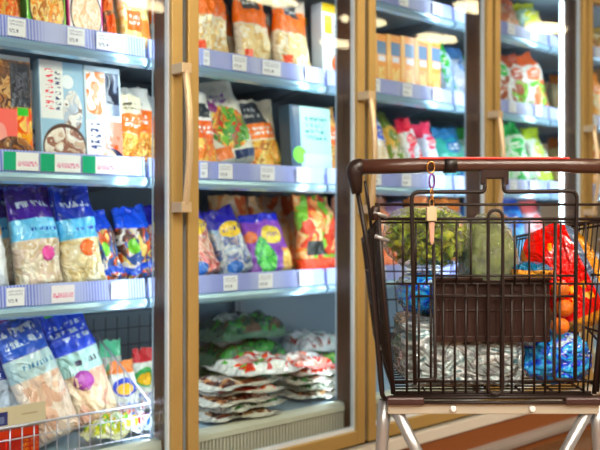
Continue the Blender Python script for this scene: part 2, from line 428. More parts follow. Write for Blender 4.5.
    d.box(g0, g0+sw, 0, .016, z0, z1); d.box(g1-sw, g1, 0, .016, z0, z1); d.box(g0+sw, g1-sw, 0, .016, z0, z0+.045); d.box(g0+sw, g1-sw, 0, .016, z1-.05, z1)
    dr = d.build('door', M_gold, r, bevel=.0025)
    d = MB(); q = sw+.004
    d.box(g0+.003, g0+q, .016, .031, z0+.003, z1); d.box(g1-q, g1-.003, .016, .031, z0+.003, z1)
    d.box(g0+q, g1-q, .016, .031, z0+.003, z0+.056); d.box(g0+q, g1-q, .016, .031, z1-.055, z1)
    d.build('gasket', M_gask, dr)
    MB().box(g0+q, g1-q, .021, .025, z0+.056, z1-.055).build('glass_pane', M_glass, dr)
    for x0, x1 in ((.0004, g0-.0004), (g1+.0004, W-.0004)): MB().box(x0, x1, .026, .041, .206, 2.019).build('door_gap_shade', M_dark, r)  # dark strips painting the shade in the seam between doors
    MB().box(.0004, W-.0004, .012, .13, .1985, .1995).build('sill_gap_shade', M_dark, r)  # thin dark sheet painting the shade between door and sill
    # bowed handle on the right stile
    hx = g1-.022; zt, zb = 1.375, .995
    h = MB()
    for z in (zt, zb): h.box(hx-.017, hx+.015, -.052, 0.0, z-.014, z+.014)
    n = 14; rows = []
    for k in range(n+1):
        t = k/n; z = zt-.006+(zb-zt+.012)*t; y = -.044-.020*sin(pi*t)
        rows.append([h.bm.verts.new(p) for p in ((hx-.011, y, z), (hx-.006, y-.008, z), (hx+.006, y-.008, z), (hx+.011, y, z), (hx+.006, y+.006, z), (hx-.006, y+.006, z))])
    for A, B in zip(rows, rows[1:]):
        for k in range(6): h.bm.faces.new((A[k], A[(k+1) % 6], B[(k+1) % 6], B[k])).smooth = True
    h.bm.faces.new(rows[0]); h.bm.faces.new(rows[-1][::-1])
    h.build('handle', M_handle, dr, bevel=.0015)
    return r
for i in range(0, 6): bay(i)

# ------------------------------------------------------------------ packages
def bag_mesh(w, h, d, seed=0, seal=.06, p=2.6, slump=.35, wrinkle=.010, nx=26, nz=34, taper=.0):
    """a filled pouch: two sheets joined at the sides, pinched flat at the top and bottom seals"""
    bm = bmesh.new(); uvl = bm.loops.layers.uv.new('UVMap'); off = Vector((seed*7.3, seed*3.1, seed*1.7))
    def prof(t):
        a = min(1, t/.06) ; top = 1-seal
        if t > top: return .03
        b = min(1, (top-t)/(.30)); b = b*b*(3-2*b)
        return (.35+.65*a**.5)*(.10+.90*b)*(1+slump*(.5-t))
    def pt(side, i, j):
        s = -1+2*i/nx; t = j/nz
        e = max(0, 1-abs(s)**p)**.5
        th = d*.5*prof(t)*e
        n1 = noise.noise(Vector((s*2.0, t*3.5, side*3.0))+off)
        n2 = abs(noise.noise(Vector((s*4.5+n1, t*7+n1*2, side*2.0))+off))
        th = th*(1+.22*n1)+ (n2*wrinkle*2.2-wrinkle*.4)*e
        edge = noise.noise(Vector((t*5.0, s*.4, 9.0))+off)
        wd = w*.5*(1-.05*(1-prof(t))**0+.03*edge)*(1-taper*t)
        bend = wrinkle*2.5*noise.noise(Vector((s*1.4, t*2.2, 4.0))+off)
        z = h*t+ (.012*noise.noise(Vector((s*2.5, 7.0, 0))+off) if t > .9 else 0)
        return Vector((s*wd, side*th+bend*min(1, t*4)-d*.0, z))
    G_ = {}
    for side in (-1, 1):
        for i in range(nx+1):
            for j in range(nz+1):
                if side == 1 and (i in (0, nx)): G_[(1, i, j)] = G_[(-1, i, j)]; continue
                G_[(side, i, j)] = bm.verts.new(pt(side, i, j))
    for side in (-1, 1):
        for i in range(nx):
            for j in range(nz):
                q = [(i, j), (i+1, j), (i+1, j+1), (i, j+1)]
                if side == 1: q = q[::-1]
                f = bm.faces.new([G_[(side, a, b)] for a, b in q]); f.smooth = True
                for l, (a, b) in zip(f.loops, q): l[uvl].uv = (a/nx, b/nz)
    for j in (0, nz):
        for i in range(nx):
            vs = [G_[(-1, i, j)], G_[(-1, i+1, j)], G_[(1, i+1, j)], G_[(1, i, j)]]
            vs = list(dict.fromkeys(vs))
            if len(vs) >= 3:
                f = bm.faces.new(vs if j else vs[::-1]); f.smooth = True
                for l in f.loops: l[uvl].uv = (.5, j/nz)
    me = bpy.data.meshes.new('bag'); bm.to_mesh(me); bm.free(); return me

def carton_mesh(w, h, d, bev=.003):
    bm = bmesh.new(); uvl = bm.loops.layers.uv.new('UVMap')
    P = [(-w/2,-d/2,0),(w/2,-d/2,0),(w/2,d/2,0),(-w/2,d/2,0),(-w/2,-d/2,h),(w/2,-d/2,h),(w/2,d/2,h),(-w/2,d/2,h)]
    v = [bm.verts.new(p) for p in P]
    for n, q in enumerate(((0,1,5,4),(2,3,7,6),(1,2,6,5),(3,0,4,7),(4,5,6,7),(3,2,1,0))):
        f = bm.faces.new([v[i] for i in q]); f.material_index = 0 if n < 2 else 1
        for l, c in zip(f.loops, ((0,0),(1,0),(1,1),(0,1))): l[uvl].uv = c
    me = bpy.data.meshes.new('carton'); bm.to_mesh(me); bm.free(); return me

def settle(o, z, lean, roll, yaw):
    """rotate the thing and rest its lowest vertex on height z"""
    o.rotation_euler = Euler((-lean, roll, yaw), 'XYZ'); R = o.rotation_euler.to_matrix()
    o.location.z = z+.0012-min((R @ v.co).z for v in o.data.vertices)
    return o

def place(kind, name, label, m, px0, px1, top, z, yf, d=.07, lean=10, roll=0, yaw=0, seed=0, group=None, cat=None, side=None, badge=None, **kw):
    """a package whose front stands at depth yf, spanning px0..px1 in width and reaching the row 'top'"""
    u0 = at(px0, 200, yf+(d*.3 if kind == 'bag' else 0))[0]+(.002 if kind == 'box' else 0); u1 = at(px1, 200, yf)[0]
    zt = at((px0+px1)/2, top, yf+d*.5)[1]; L, R_ = radians(lean), radians(roll)
    lim = min([q-.096 for q in RAIL if q > z+.05]+[1.99])
    h = max(.03, (min(zt, lim)-z)/(cos(L)*cos(R_))); wdt = u1-u0
    if kw.pop('keepw', False) is False: wdt = max(.03, wdt-abs(math.tan(R_))*h*.35)
    if kind == 'bag': me = bag_mesh(wdt, h, d, seed, **kw); mm = [m]
    else: me = carton_mesh(wdt, h, d); mm = [m, side or m]
    o = link(name, me, mm); o.location = ((u0+u1)/2-sin(R_)*h*.5*0, yf+d*.5, 0)
    if kind == 'box': bv = o.modifiers.new('bevel', 'BEVEL'); bv.width = .003; bv.segments = 2
    settle(o, z, L, R_, radians(yaw)); tag(o, label, cat or ('bag' if kind == 'bag' else 'carton'), group)
    o['_w'] = wdt; o['_h'] = h; o['_d'] = d
    if badge:      # round sticker on the front: (cx, cy, radius m, material)
        cx, cyv, rr, bmt = badge
        b = MB(); yv = []
        X0 = (cx-.5)*wdt; Z0 = cyv*h
        def surf(x, zz):
            best = min((v.co for v in me.vertices if v.co.y < d*.2), key=lambda c: (c.x-x)**2+(c.z-zz)**2)
            return best.y
        n = 24; c = b.bm.verts.new((X0, surf(X0, Z0)-.004, Z0)); prev = []
        rings = []
        for f in (.5, 1.0):
            rings.append([b.bm.verts.new((X0+rr*f*cos(2*pi*k/n), surf(X0+rr*f*cos(2*pi*k/n), Z0+rr*f*sin(2*pi*k/n))-.0035, Z0+rr*f*sin(2*pi*k/n))) for k in range(n)])
        for k in range(n):
            b.bm.faces.new((c, rings[0][k], rings[0][(k+1) % n])).smooth = True
            b.bm.faces.new((rings[0][k], rings[1][k], rings[1][(k+1) % n], rings[0][(k+1) % n])).smooth = True
        s_ = b.build('sticker', bmt, o); md = s_.modifiers.new('solid', 'SOLIDIFY'); md.thickness = .0008
    return o
for k in (): pass
W_ = (244, 242, 238); OR = (240, 110, 30); YE = (250, 200, 60); NAVY = (22, 48, 150); BL = (30, 90, 210)
FOODY = ((250, 190, 90), (240, 150, 50), (255, 220, 140), (180, 110, 40))
FOODW = ((236, 222, 200), (250, 240, 225), (214, 190, 160), (228, 205, 190))
FOODM = ((70, 140, 50), (240, 150, 60), (250, 220, 120), (190, 60, 40), (120, 180, 70))
FOODO = ((240, 120, 30), (255, 170, 60), (220, 90, 30), (255, 200, 110))
FOODB = ((110, 70, 45), (160, 105, 60), (200, 160, 110), (80, 50, 40))
MG = (222, 40, 140)
def sticker(name, rgb): return mat('sticker_'+name, rgb, .3)

# --- leftmost bay, first visible shelf
z1 = shelf_z(1); z2 = shelf_z(2); z3 = shelf_z(3); z0 = shelf_z(0)
place('bag', 'frozen_food_bag', 'orange bag of fried pieces at the upper left corner', design('p_a1', (250, 120, 30), [(('r', 0, 1, 0, .5), ('food', FOODO, 14)), (('r', .2, .9, .6, .8), ('txt', W_, 1, 9))], seed=1), -14, 23, -70, z1, .24, d=.05, lean=8, seed=1, group='packs on the upper shelf of the leftmost bay')
bowl = lambda nm, rim, food, top, bg, edge: design(nm, bg, [(('d', .5, 1, 1.02), ('c', top)), (('r', .1, .8, .72, .92), ('txt', W_, 2, 7)), (('e', .52, .26, .47, .30), ('c', rim)), (('e', .52, .26, .42, .26), ('food', food, 12)), (('r', 0, .035, 0, 1), ('c', edge)), (('r', .965, 1, 0, 1), ('c', edge))], asp=.8, rough=.2, wr=.05)
place('box', 'frozen_meal_carton', 'green edged carton with a dark bowl of yellow dumplings', bowl('p_a2', (70, 45, 25), FOODY, (120, 190, 60), (70, 160, 60), (150, 210, 70)), 27, 67, -90, z1, .235, d=.04, lean=6, side=mat('green_board', (60, 130, 50), .4), group='packs on the upper shelf of the leftmost bay')
place('box', 'frozen_meal_carton', 'white and magenta carton with a dark bowl of pale dumplings', bowl('p_a3', (60, 45, 60), ((250, 215, 180), (255, 235, 215), (240, 190, 150)), MG, (250, 240, 240), MG), 69, 104, -90, z1, .235, d=.04, lean=6, side=mat('magenta_board', MG, .4), group='packs on the upper shelf of the leftmost bay')
place('bag', 'frozen_food_bag', 'narrow orange and brown bag beside the magenta carton', design('p_a4', (216, 120, 50), [(('r', 0, 1, 0, .35), ('food', FOODB, 10)), (('r', .2, .8, .1, .3), ('c', OR))], seed=4), 105, 119, -50, z1, .245, d=.04, seed=4, group='packs on the upper shelf of the leftmost bay')
place('bag', 'frozen_food_bag', 'white bag with an orange square label and pale nuggets', design('p_a5', (238, 226, 206), [(('r', 0, 1, 0, .46), ('food', ((250, 225, 150), (240, 200, 120), (255, 240, 200)), 9)), (('r', .12, .62, .16, .38), ('c', OR)), (('r', .2, .55, .22, .34), ('txt', W_, 2, 8)), (('r', .6, .95, .1, .3), ('c', (255, 130, 40)))], seed=5), 122, 156, -50, z1, .235, d=.06, seed=5, lean=10, group='packs on the upper shelf of the leftmost bay')

# --- leftmost bay, second shelf
place('box', 'tray_pack', 'pink tray pack of nuts and sausages at the left edge', design('p_b1', (238, 120, 110), [(('r', 0, 1, .48, .96), ('food', FOODB, 11)), (('r', .45, .98, .5, .93), ('c', (40, 42, 52))), (('r', .5, .9, .6, .85), ('food', ((60, 60, 70), (90, 90, 100), (30, 30, 40)), 12)), (('r', 0, 1, .95, 1), ('c', (230, 240, 245))), (('e', .18, .22, .15, .12), ('c', (250, 170, 160))), (('r', .6, 1, 0, .5), ('food', FOODO, 8)), (('r', .62, .9, .42, .5), ('c', (60, 180, 60))), (('e', .5, .05, .5, .17), ('food', FOODB, 9))], asp=.6, rough=.15, wr=.04), -6, 34, 57, z2, .235, d=.045, lean=5, side=mat('tray_grey', (180, 195, 205), .2), group='packs on the middle shelf of the leftmost bay')
place('box', 'tray_pack', 'tall pale blue tray pack showing white round buns', design('p_b2', (168, 200, 220), [(('r', .0, .52, .42, 1), ('c', (240, 240, 238))), (('e', .62, .80, .14, .07), ('c', (240, 244, 246))), (('r', .12, .3, .5, .92), ('txt', (220, 70, 90), 8, 8)), (('r', .34, .46, .5, .9), ('txt', (60, 70, 110), 8, 8)), (('e', .72, .50, .22, .22), ('food', ((225, 220, 214), (190, 198, 210), (240, 236, 230), (150, 130, 120)), 9)), (('e', .52, .14, .50, .24), ('c', (92, 70, 62))), (('e', .52, .13, .46, .21), ('food', ((234, 222, 208), (205, 180, 160), (244, 238, 230), (150, 110, 96)), 9))], asp=.5, rough=.12, wr=.04), 42, 87, 54, z2, .235, d=.045, lean=5, side=mat('tray_blue', (165, 195, 215), .2), group='packs on the middle shelf of the leftmost bay')
place('box', 'tray_pack', 'tray pack of white dumplings with salmon lower label', design('p_b3', (214, 228, 236), [(('r', .05, .55, .5, .94), ('food', ((250, 246, 240), (238, 190, 160), (255, 250, 246), (240, 150, 100)), 8)), (('r', .56, .95, .5, .94), ('food', ((40, 44, 58), (60, 66, 84), (130, 140, 160)), 5)), (('r', .0, .5, 0, .44), ('c', (250, 250, 250))), (('r', .5, 1, 0, .44), ('c', (250, 150, 130))), (('r', .12, .4, .14, .42), ('txt', (70, 80, 130), 5, 7)), (('r', .55, .9, .14, .3), ('txt', (240, 90, 40), 2, 5)), (('e', .62, .03, .42, .14), ('c', (50, 46, 70))), (('e', .52, .04, .3, .12), ('food', ((250, 235, 220), (240, 190, 160)), 6))], asp=.45, rough=.12, wr=.04), 87, 124, 61, z2, .232, d=.04, lean=5, side=MATS['tray_grey'], group='packs on the middle shelf of the leftmost bay')
nood = lambda nm, sd, c1=(240, 230, 205): design(nm, c1, [(('r', .05, .95, .05, .42), ('food', FOODY, 16)), (('w', .42, .72), ('c', (244, 120, 40))), (('r', .2, .8, .76, .9), ('txt', (90, 80, 70), 2, 9)), (('r', .15, .8, .5, .66), ('txt', W_, 2, 8))], seed=sd, asp=.6)
place('bag', 'frozen_food_bag', 'orange noodle bag tucked beside the salmon tray pack', nood('p_b4', 6), 117, 146, 95, z2, .25, d=.05, lean=8, roll=5, seed=6, group='packs on the middle shelf of the leftmost bay')
place('bag', 'frozen_food_bag', 'white topped noodle bag at the right post of the leftmost bay', nood('p_b5', 7, (246, 244, 236)), 128, 166, 90, z2, .31, d=.05, lean=8, roll=-6, seed=7, group='packs on the middle shelf of the leftmost bay')

# --- leftmost bay, third shelf
G3 = 'bags on the third shelf of the leftmost bay'
place('bag', 'frozen_food_bag', 'white bag with brown and blue top at the left edge', design('p_c0', (232, 234, 238), [(('r', 0, 1, .78, 1), ('c', (20, 30, 70))), (('r', 0, 1, .52, .78), ('food', FOODO, 8)), (('r', .2, .9, .6, .7), ('c', (110, 50, 40)))], seed=8), -20, 17, 192, z3, .26, d=.08, lean=10, roll=-6, seed=8, group=G3)
def pouch(nm, top, script, band, food, sd):
    return design(nm, (236, 222, 210), [(('r', 0, 1, 0, .52), ('food', food, 9)), (('r', 0, 1, .46, .68), ('c', band)), (('r', .0, 1, .66, 1.0), ('c', top)), (('r', .15, .9, .76, .86), ('txt', (225, 235, 255), 1, 8)), (('r', .3, .95, .53, .58), ('txt', (30, 90, 190), 1, 16)), (('r', 0, 1, .965, 1), ('cr', (top, (90, 110, 200), top), 5))], seed=sd, asp=.6, rough=.16, wr=.45, coat=.8)
place('bag', 'frozen_food_bag', 'purple and navy pouch with a pink sticker and white script', pouch('p_c1', (70, 34, 140), W_, (120, 200, 240), FOODW, 9), 18, 72, 180, z3, .235, d=.10, lean=9, roll=-4, seed=9, group=G3, badge=(.6, .32, .021, sticker('pink', (240, 80, 170))))
place('bag', 'frozen_food_bag', 'navy pouch with an orange sticker over cream dumplings', pouch('p_c2', (16, 50, 160), W_, (110, 196, 240), ((240, 226, 186), (250, 240, 214), (222, 200, 150)), 10), 66, 115, 181, z3, .235, d=.09, lean=9, roll=-6, seed=10, group=G3, badge=(.5, .36, .024, sticker('orange', (250, 110, 30))))
mixv = lambda nm, sd, top=(30, 80, 200): design(nm, (200, 120, 60), [(('r', 0, 1, 0, .9), ('food', ((200, 90, 40), (240, 230, 220), (90, 60, 50), (230, 200, 120), (60, 90, 150)), 7)), (('w', .7, 1.2), ('c', top)), (('e', .3, .45, .12, .1), ('c', (120, 190, 60))), (('w', .1, .2), ('c', (40, 90, 200)))], seed=sd, rough=.15, wr=.5, coat=.8)
place('bag', 'frozen_food_bag', 'seafood mix bag leaning beside the navy pouch', mixv('p_c3', 11), 100, 140, 216, z3, .27, d=.07, lean=10, roll=-14, seed=11, group=G3)
place('bag', 'frozen_food_bag', 'seafood mix bag with a bright blue top by the post', mixv('p_c4', 12, (30, 100, 240)), 124, 166, 210, z3, .335, d=.07, lean=10, roll=-8, seed=12, group=G3)

# --- leftmost bay, bottom well
G4 = 'bags in the bottom of the leftmost bay'
place('bag', 'frozen_food_bag', 'purple frozen bag with a red dot at the lower left', design('p_d0', (120, 40, 120), [(('r', 0, 1, 0, .45), ('c', (190, 200, 215))), (('r', 0, 1, .45, .62), ('c', (20, 50, 120))), (('w', .62, .8), ('cr', ((150, 50, 130), (90, 70, 60), (220, 90, 160)), 7)), (('e', .6, .8, .08, .05), ('c', (220, 40, 50)))], seed=13, wr=.5, coat=.8), -25, 40, 307, DECK, .30, d=.11, lean=12, roll=-6, seed=13, group=G4)
place('bag', 'frozen_food_bag', 'blue bag of pale meat tilting left, nearest the red carton', design('p_d1', (226, 200, 190), [(('r', 0, 1, 0, .6), ('food', ((238, 206, 186), (244, 224, 210), (228, 186, 164)), 5)), (('r', 0, 1, .52, .70), ('c', (196, 220, 226))), (('r', 0, 1, .70, 1), ('c', (44, 92, 190))), (('r', .1, .9, .76, .96), ('txt', (225, 238, 255), 2, 8)), (('r', .25, .9, .58, .64), ('txt', (60, 130, 170), 1, 12))], seed=14, asp=.6, wr=.5, coat=.8), 30, 96, 326, DECK+.0, .20, d=.09, lean=14, roll=-16, seed=14, group=G4)
place('bag', 'frozen_food_bag', 'blue topped bag of pink meat with a purple sticker', design('p_d2', (230, 206, 190), [(('r', 0, 1, 0, .52), ('food', ((240, 206, 176), (250, 226, 200), (230, 180, 160)), 5)), (('r', 0, 1, .42, .60), ('c', (190, 228, 226))), (('r', 0, 1, .60, 1), ('c', (14, 80, 210))), (('r', .1, .9, .68, .86), ('txt', (225, 240, 255), 3, 8)), (('r', .45, .7, .93, 1), ('c', (230, 40, 60))), (('r', .15, .45, .93, 1), ('c', (90, 210, 60))), (('r', .35, .95, .47, .54), ('txt', (60, 60, 90), 1, 12))], seed=15, asp=.6, wr=.5, coat=.8), 70, 133, 312, DECK, .31, d=.09, lean=12, roll=-15, seed=15, group=G4, badge=(.38, .36, .030, sticker('purple', (180, 70, 180))))
smallp = lambda nm, a, b, sd: design(nm, (236, 240, 236), [(('r', 0, 1, .78, 1), ('c', a)), (('e', .45, .55, .4, .16), ('c', b)), (('e', .45, .52, .3, .1), ('c', (250, 190, 50))), (('r', .1, .9, .05, .3), ('cr', ((40, 90, 200), (240, 245, 250), (240, 60, 60)), 4))], seed=sd, wr=.4, coat=.6)
place('bag', 'snack_pouch', 'small pouch with an orange top and blue arc', smallp('p_d3', (246, 150, 90), (30, 70, 190), 16), 112, 148, 364, DECK, .30, d=.05, lean=6, seed=16, group=G4)
place('bag', 'snack_pouch', 'small mint green pouch behind the orange topped one', smallp('p_d4', (120, 220, 180), (140, 220, 190), 17), 104, 132, 342, DECK, .42, d=.05, lean=4, seed=17, group=G4)
place('bag', 'snack_pouch', 'small red and green pouch lying low by the post', smallp('p_d5', (200, 60, 70), (70, 160, 90), 18), 134, 160, 349, DECK, .42, d=.05, lean=4, seed=18, group=G4)
u0 = at(-8, 430, .14)[0]; u1 = at(39, 430, .14)[0]
o = link('frozen_food_carton', carton_mesh(u1-u0, .092, .05), [design('p_red', (150, 16, 14), [(('r', .06, .98, .8, 1), ('c', (180, 50, 16))), (('r', .62, .78, .05, .74), ('txt', (250, 150, 50), 5, 12)), (('r', .82, .97, .05, .74), ('txt', (250, 130, 40), 5, 12)), (('r', .28, .31, 0, .8), ('c', (226, 50, 30)))], asp=1.3, wr=.05), mat('red_board', (170, 24, 18), .4)])
o.location = ((u0+u1)/2, .165, DECK+.001); tag(o, 'red carton with orange lettering behind the wire basket rim', 'carton')
u0 = at(-8, 400, .14)[0]; u1 = at(47, 400, .14)[0]
o = link('price_sign', carton_mesh(u1-u0, .058, .004), [design('p_sign', (214, 200, 176), [(('r', .0, .30, .2, .8), ('c', (40, 50, 110))), (('r', .03, .24, .3, .6), ('c', (110, 120, 160))), (('r', .55, .85, .55, .62), ('c', (180, 160, 140)))], wr=0), mat('card_edge', (214, 200, 176), .5)])
o.location = ((u0+u1)/2, .15, DECK+.094); tag(o, 'beige card sign with a dark blue panel on the red carton', 'sign')

def lowpack(px, y, z, w, l, lab, cols, rim, seed, yaw): return flat_pack(px, y, z, w, l, .035, lab, cols, rim, seed, yaw=yaw, group='small packs lying in the wire basket')
LOWP = [(120, .24, .005, .10, .13, 'small white and lime pack lying in the basket beside the meat bag', ((120, 200, 60), (250, 240, 240), (250, 200, 60)), (230, 236, 240), 80, 8),
        (136, .24, .005, .10, .12, 'small pack with red and white blotches in the basket corner', ((230, 50, 60), (250, 250, 250), (60, 120, 210)), (220, 232, 240), 81, -12),
        (104, .185, .005, .13, .08, 'small yellow and green pack at the basket front', ((200, 200, 40), (120, 180, 60), (250, 240, 220)), (226, 226, 190), 82, 3)]
# wire basket across the bottom of the leftmost bay
def basket():
    X0, X1 = .66, 1.302; r = empty('wire_basket', (X0, 0, DECK)); tag(r, 'pale wire basket standing low in the leftmost freezer bay', 'basket')
    W = X1-X0; m = mat('basket_wire', (206, 204, 222), .28, .7); ft = .103; bk = .47; y0, y1 = .135, .62; yb = .45
    b = MB(); b.tube([(0, y0, ft), (W, y0, ft)], .0035); b.tube([(0, y0, .012), (W, y0, .012)], .0022); b.tube([(0, y0, .07), (W, y0, .07)], .0016)
    n = 20
    for k in range(n+1): x = W*k/n; b.tube([(x, y0, .004), (x, y0, ft)], .0016, 5)
    b.build('front_panel', m, r)
    for x in (0, W):
        b = MB(); b.tube([(x, y0, ft), (x, yb, .265), (x, y1, .265)], .0032); b.tube([(x, y0, .006), (x, y1, .006)], .0022)
        for k in range(1, 13):
            y = y0+(y1-y0)*k/13; zt = ft+(.265-ft)*min(1, (y-y0)/(yb-y0)); b.tube([(x, y, .006), (x, y, zt)], .0014, 5)
        b.build('side_panel', m, r)
    b = MB(); b.tube([(0, y1, .265), (W, y1, .265)], .003); b.tube([(0, y1, .006), (W, y1, .006)], .002)
    for k in range(n+1): x = W*k/n; b.tube([(x, y1, .004), (x, y1, .265)], .0014, 5)
    b.build('back_panel', m, r)
basket()

# --- second bay, first shelf
H1 = 'packs on the upper shelf of the second bay'
pasta = lambda nm, sd, lab=(70, 70, 76): design(nm, (236, 218, 196), [(('r', .05, .95, .06, .50), ('food', ((240, 214, 160), (250, 232, 190), (226, 190, 130), (250, 240, 220)), 9)), (('w', .52, .80), ('c', (246, 120, 36))), (('r', .25, .75, .72, .95), ('c', lab)), (('r', .3, .7, .78, .9), ('txt', W_, 2, 8)), (('r', .1, .3, .1, .2), ('c', (230, 80, 20)))], seed=sd, asp=.7, wr=.35, coat=.5)
place('bag', 'frozen_food_bag', 'orange banded pasta bag first beside the gold frame', pasta('p_e1', 20, (240, 240, 240)), 188, 237, -32, z1, .24, d=.08, lean=8, seed=20, group=H1)
place('bag', 'frozen_food_bag', 'orange pasta bag half hidden in the middle of the upper shelf', pasta('p_e2', 21), 239, 275, -30, z1, .25, d=.07, lean=8, roll=0, seed=21, group=H1)
place('bag', 'frozen_food_bag', 'beige pasta bag with an orange band, beside the white carton', pasta('p_e3', 22), 278, 318, -16, z1, .235, d=.07, lean=8, seed=22, group=H1)
place('box', 'frozen_meal_carton', 'white carton with a yellow top stripe at the post', design('p_e4', (246, 248, 250), [(('r', 0, 1, .88, 1), ('c', (246, 200, 50))), (('r', .1, .45, .6, .84), ('c', (250, 214, 80))), (('r', .5, .9, .3, .8), ('txt', (80, 80, 110), 8, 7)), (('e', .6, .22, .2, .1), ('c', (226, 110, 60)))], wr=.04), 323, 345, 7, z1, .25, d=.06, lean=2, side=mat('white_board', (214, 222, 230), .4), group=H1)
# --- second bay, second shelf
H2 = 'packs on the middle shelf of the second bay'
place('bag', 'frozen_food_bag', 'white topped bag with orange label beside the gold frame, middle shelf', design('p_f1', (244, 244, 242), [(('r', .05, .95, .03, .38), ('food', FOODO, 14)), (('r', 0, 1, .38, .62), ('c', (244, 110, 40))), (('r', .3, .8, .66, .86), ('c', (50, 54, 60))), (('r', .1, .9, .44, .56), ('txt', W_, 2, 9))], seed=23, asp=.6), 184, 222, 94, z2, .235, d=.07, lean=8, seed=23, group=H2)
place('bag', 'frozen_food_bag', 'cream bag of mixed vegetables slumping forward with a purple spot', design('p_f2', (240, 236, 222), [(('e', .52, .42, .4, .26), ('food', FOODM, 9)), (('r', .2, .7, .70, .84), ('txt', (150, 100, 170), 2, 9)), (('e', .3, .66, .1, .06), ('c', (140, 60, 130))), (('r', .1, .4, .06, .2), ('c', (230, 130, 60))), (('r', .45, .9, .04, .14), ('c', (40, 60, 100)))], seed=24, wr=.4, coat=.6), 207, 274, 88, z2, .235, d=.10, lean=14, roll=-12, seed=24, group=H2)
place('bag', 'frozen_food_bag', 'cream bag with dark crest and orange band over yellow fries', design('p_f3', (240, 228, 206), [(('r', .1, .9, .05, .42), ('food', FOODY, 11)), (('r', .15, .85, .44, .66), ('c', (246, 128, 40))), (('r', .2, .72, .66, .96), ('c', (60, 64, 72))), (('r', .26, .66, .74, .9), ('txt', W_, 2, 8)), (('r', .2, .8, .48, .62), ('txt', W_, 2, 8))], seed=25, wr=.3), 255, 305, 102, z2, .25, d=.08, lean=9, roll=-6, seed=25, group=H2)
place('box', 'frozen_meal_carton', 'mint carton with slate side and dark lettering', design('p_f4', (180, 222, 216), [(('r', .0, .24, 0, 1), ('c', (60, 84, 110))), (('r', .36, .9, .5, .86), ('txt', (60, 130, 130), 4, 8)), (('e', .2, .28, .16, .12), ('c', (120, 210, 60))), (('r', .3, 1, 0, .3), ('c', (200, 226, 236)))], wr=.04), 292, 333, 109, z2, .25, d=.06, lean=4, side=mat('mint_side', (60, 84, 100), .4), group=H2)
place('bag', 'frozen_food_bag', 'orange and green bag against the post, middle shelf', nood('p_f5', 26, (244, 190, 120)), 326, 346, 108, z2, .27, d=.06, lean=8, seed=26, group=H2)
# --- second bay, third shelf
H3 = 'bags on the third shelf of the second bay'
sea = lambda nm, sd, top, cols: design(nm, (230, 214, 210), [(('r', 0, 1, 0, .9), ('cr', cols, 3)), (('w', .72, 1.2), ('c', top)), (('e', .55, .66, .3, .12), ('c', (246, 206, 70))), (('r', .32, .8, .61, .71), ('txt', (60, 50, 130), 1, 8)), (('e', .3, .12, .2, .09), ('c', (60, 120, 200)))], seed=sd, wr=.5, coat=.8, rough=.16)
place('bag', 'frozen_food_bag', 'blue topped bag of red prawns leaning by the gold frame', sea('p_g1', 27, (40, 40, 190), ((240, 230, 226), (214, 80, 90), (250, 220, 200), (180, 60, 70), (240, 240, 240))), 186, 231, 210, z3, .235, d=.08, lean=12, roll=-14, seed=27, group=H3)
place('bag', 'frozen_food_bag', 'indigo topped bag of bluish fish leaning beside the prawns', sea('p_g2', 28, (44, 36, 170), ((150, 180, 210), (226, 226, 226), (60, 100, 160), (200, 170, 160))), 222, 263, 214, z3, .25, d=.08, lean=12, roll=-14, seed=28, group=H3)
place('bag', 'frozen_food_bag', 'wide purple bag with yellow oval and green peas', design('p_g3', (150, 90, 190), [(('w', .86, 1.3), ('c', (40, 50, 200))), (('e', .62, .62, .24, .16), ('c', (250, 214, 90))), (('r', .45, .8, .56, .68), ('txt', (110, 60, 120), 1, 9)), (('e', .32, .26, .2, .34), ('food', ((60, 180, 90), (110, 210, 100), (40, 150, 80)), 10)), (('r', .62, 1, 0, .36), ('food', ((246, 180, 80), (240, 150, 90), (250, 210, 120)), 8)), (('e', .1, .6, .1, .1), ('c', (240, 130, 80)))], seed=29, asp=1.2, wr=.4, coat=.7), 252, 306, 217, z3, .235, d=.08, lean=16, roll=-4, seed=29, group=H3)
place('bag', 'frozen_food_bag', 'orange and green vegetable bag against the post', design('p_g4', (220, 130, 60), [(('r', 0, 1, 0, 1), ('food', ((230, 130, 60), (120, 170, 60), (250, 200, 150), (200, 70, 40), (240, 160, 100)), 6)), (('r', .1, .5, .22, .4), ('c', (30, 34, 30))), (('r', 0, 1, 0, .18), ('c', (240, 80, 40)))], seed=30, wr=.4), 303, 346, 197, z3, .25, d=.09, lean=8, seed=30, group=H3)
for k, (a, b_) in enumerate(((216, 262), (254, 296), (286, 322))):
    place('bag', 'frozen_food_bag', ['orange bag in the row behind the prawn bag', 'orange bag standing behind the purple bag', 'orange bag at the back beside the vegetable bag'][k], design('p_gb%d' % k, (236, 150, 80), [(('r', 0, 1, 0, 1), ('food', ((240, 160, 90), (250, 200, 150), (220, 110, 60), (250, 220, 190)), 5))], seed=31+k), a, b_, 196, z3, .47, d=.09, lean=8, seed=31+k, group='orange bags at the back of the third shelf')

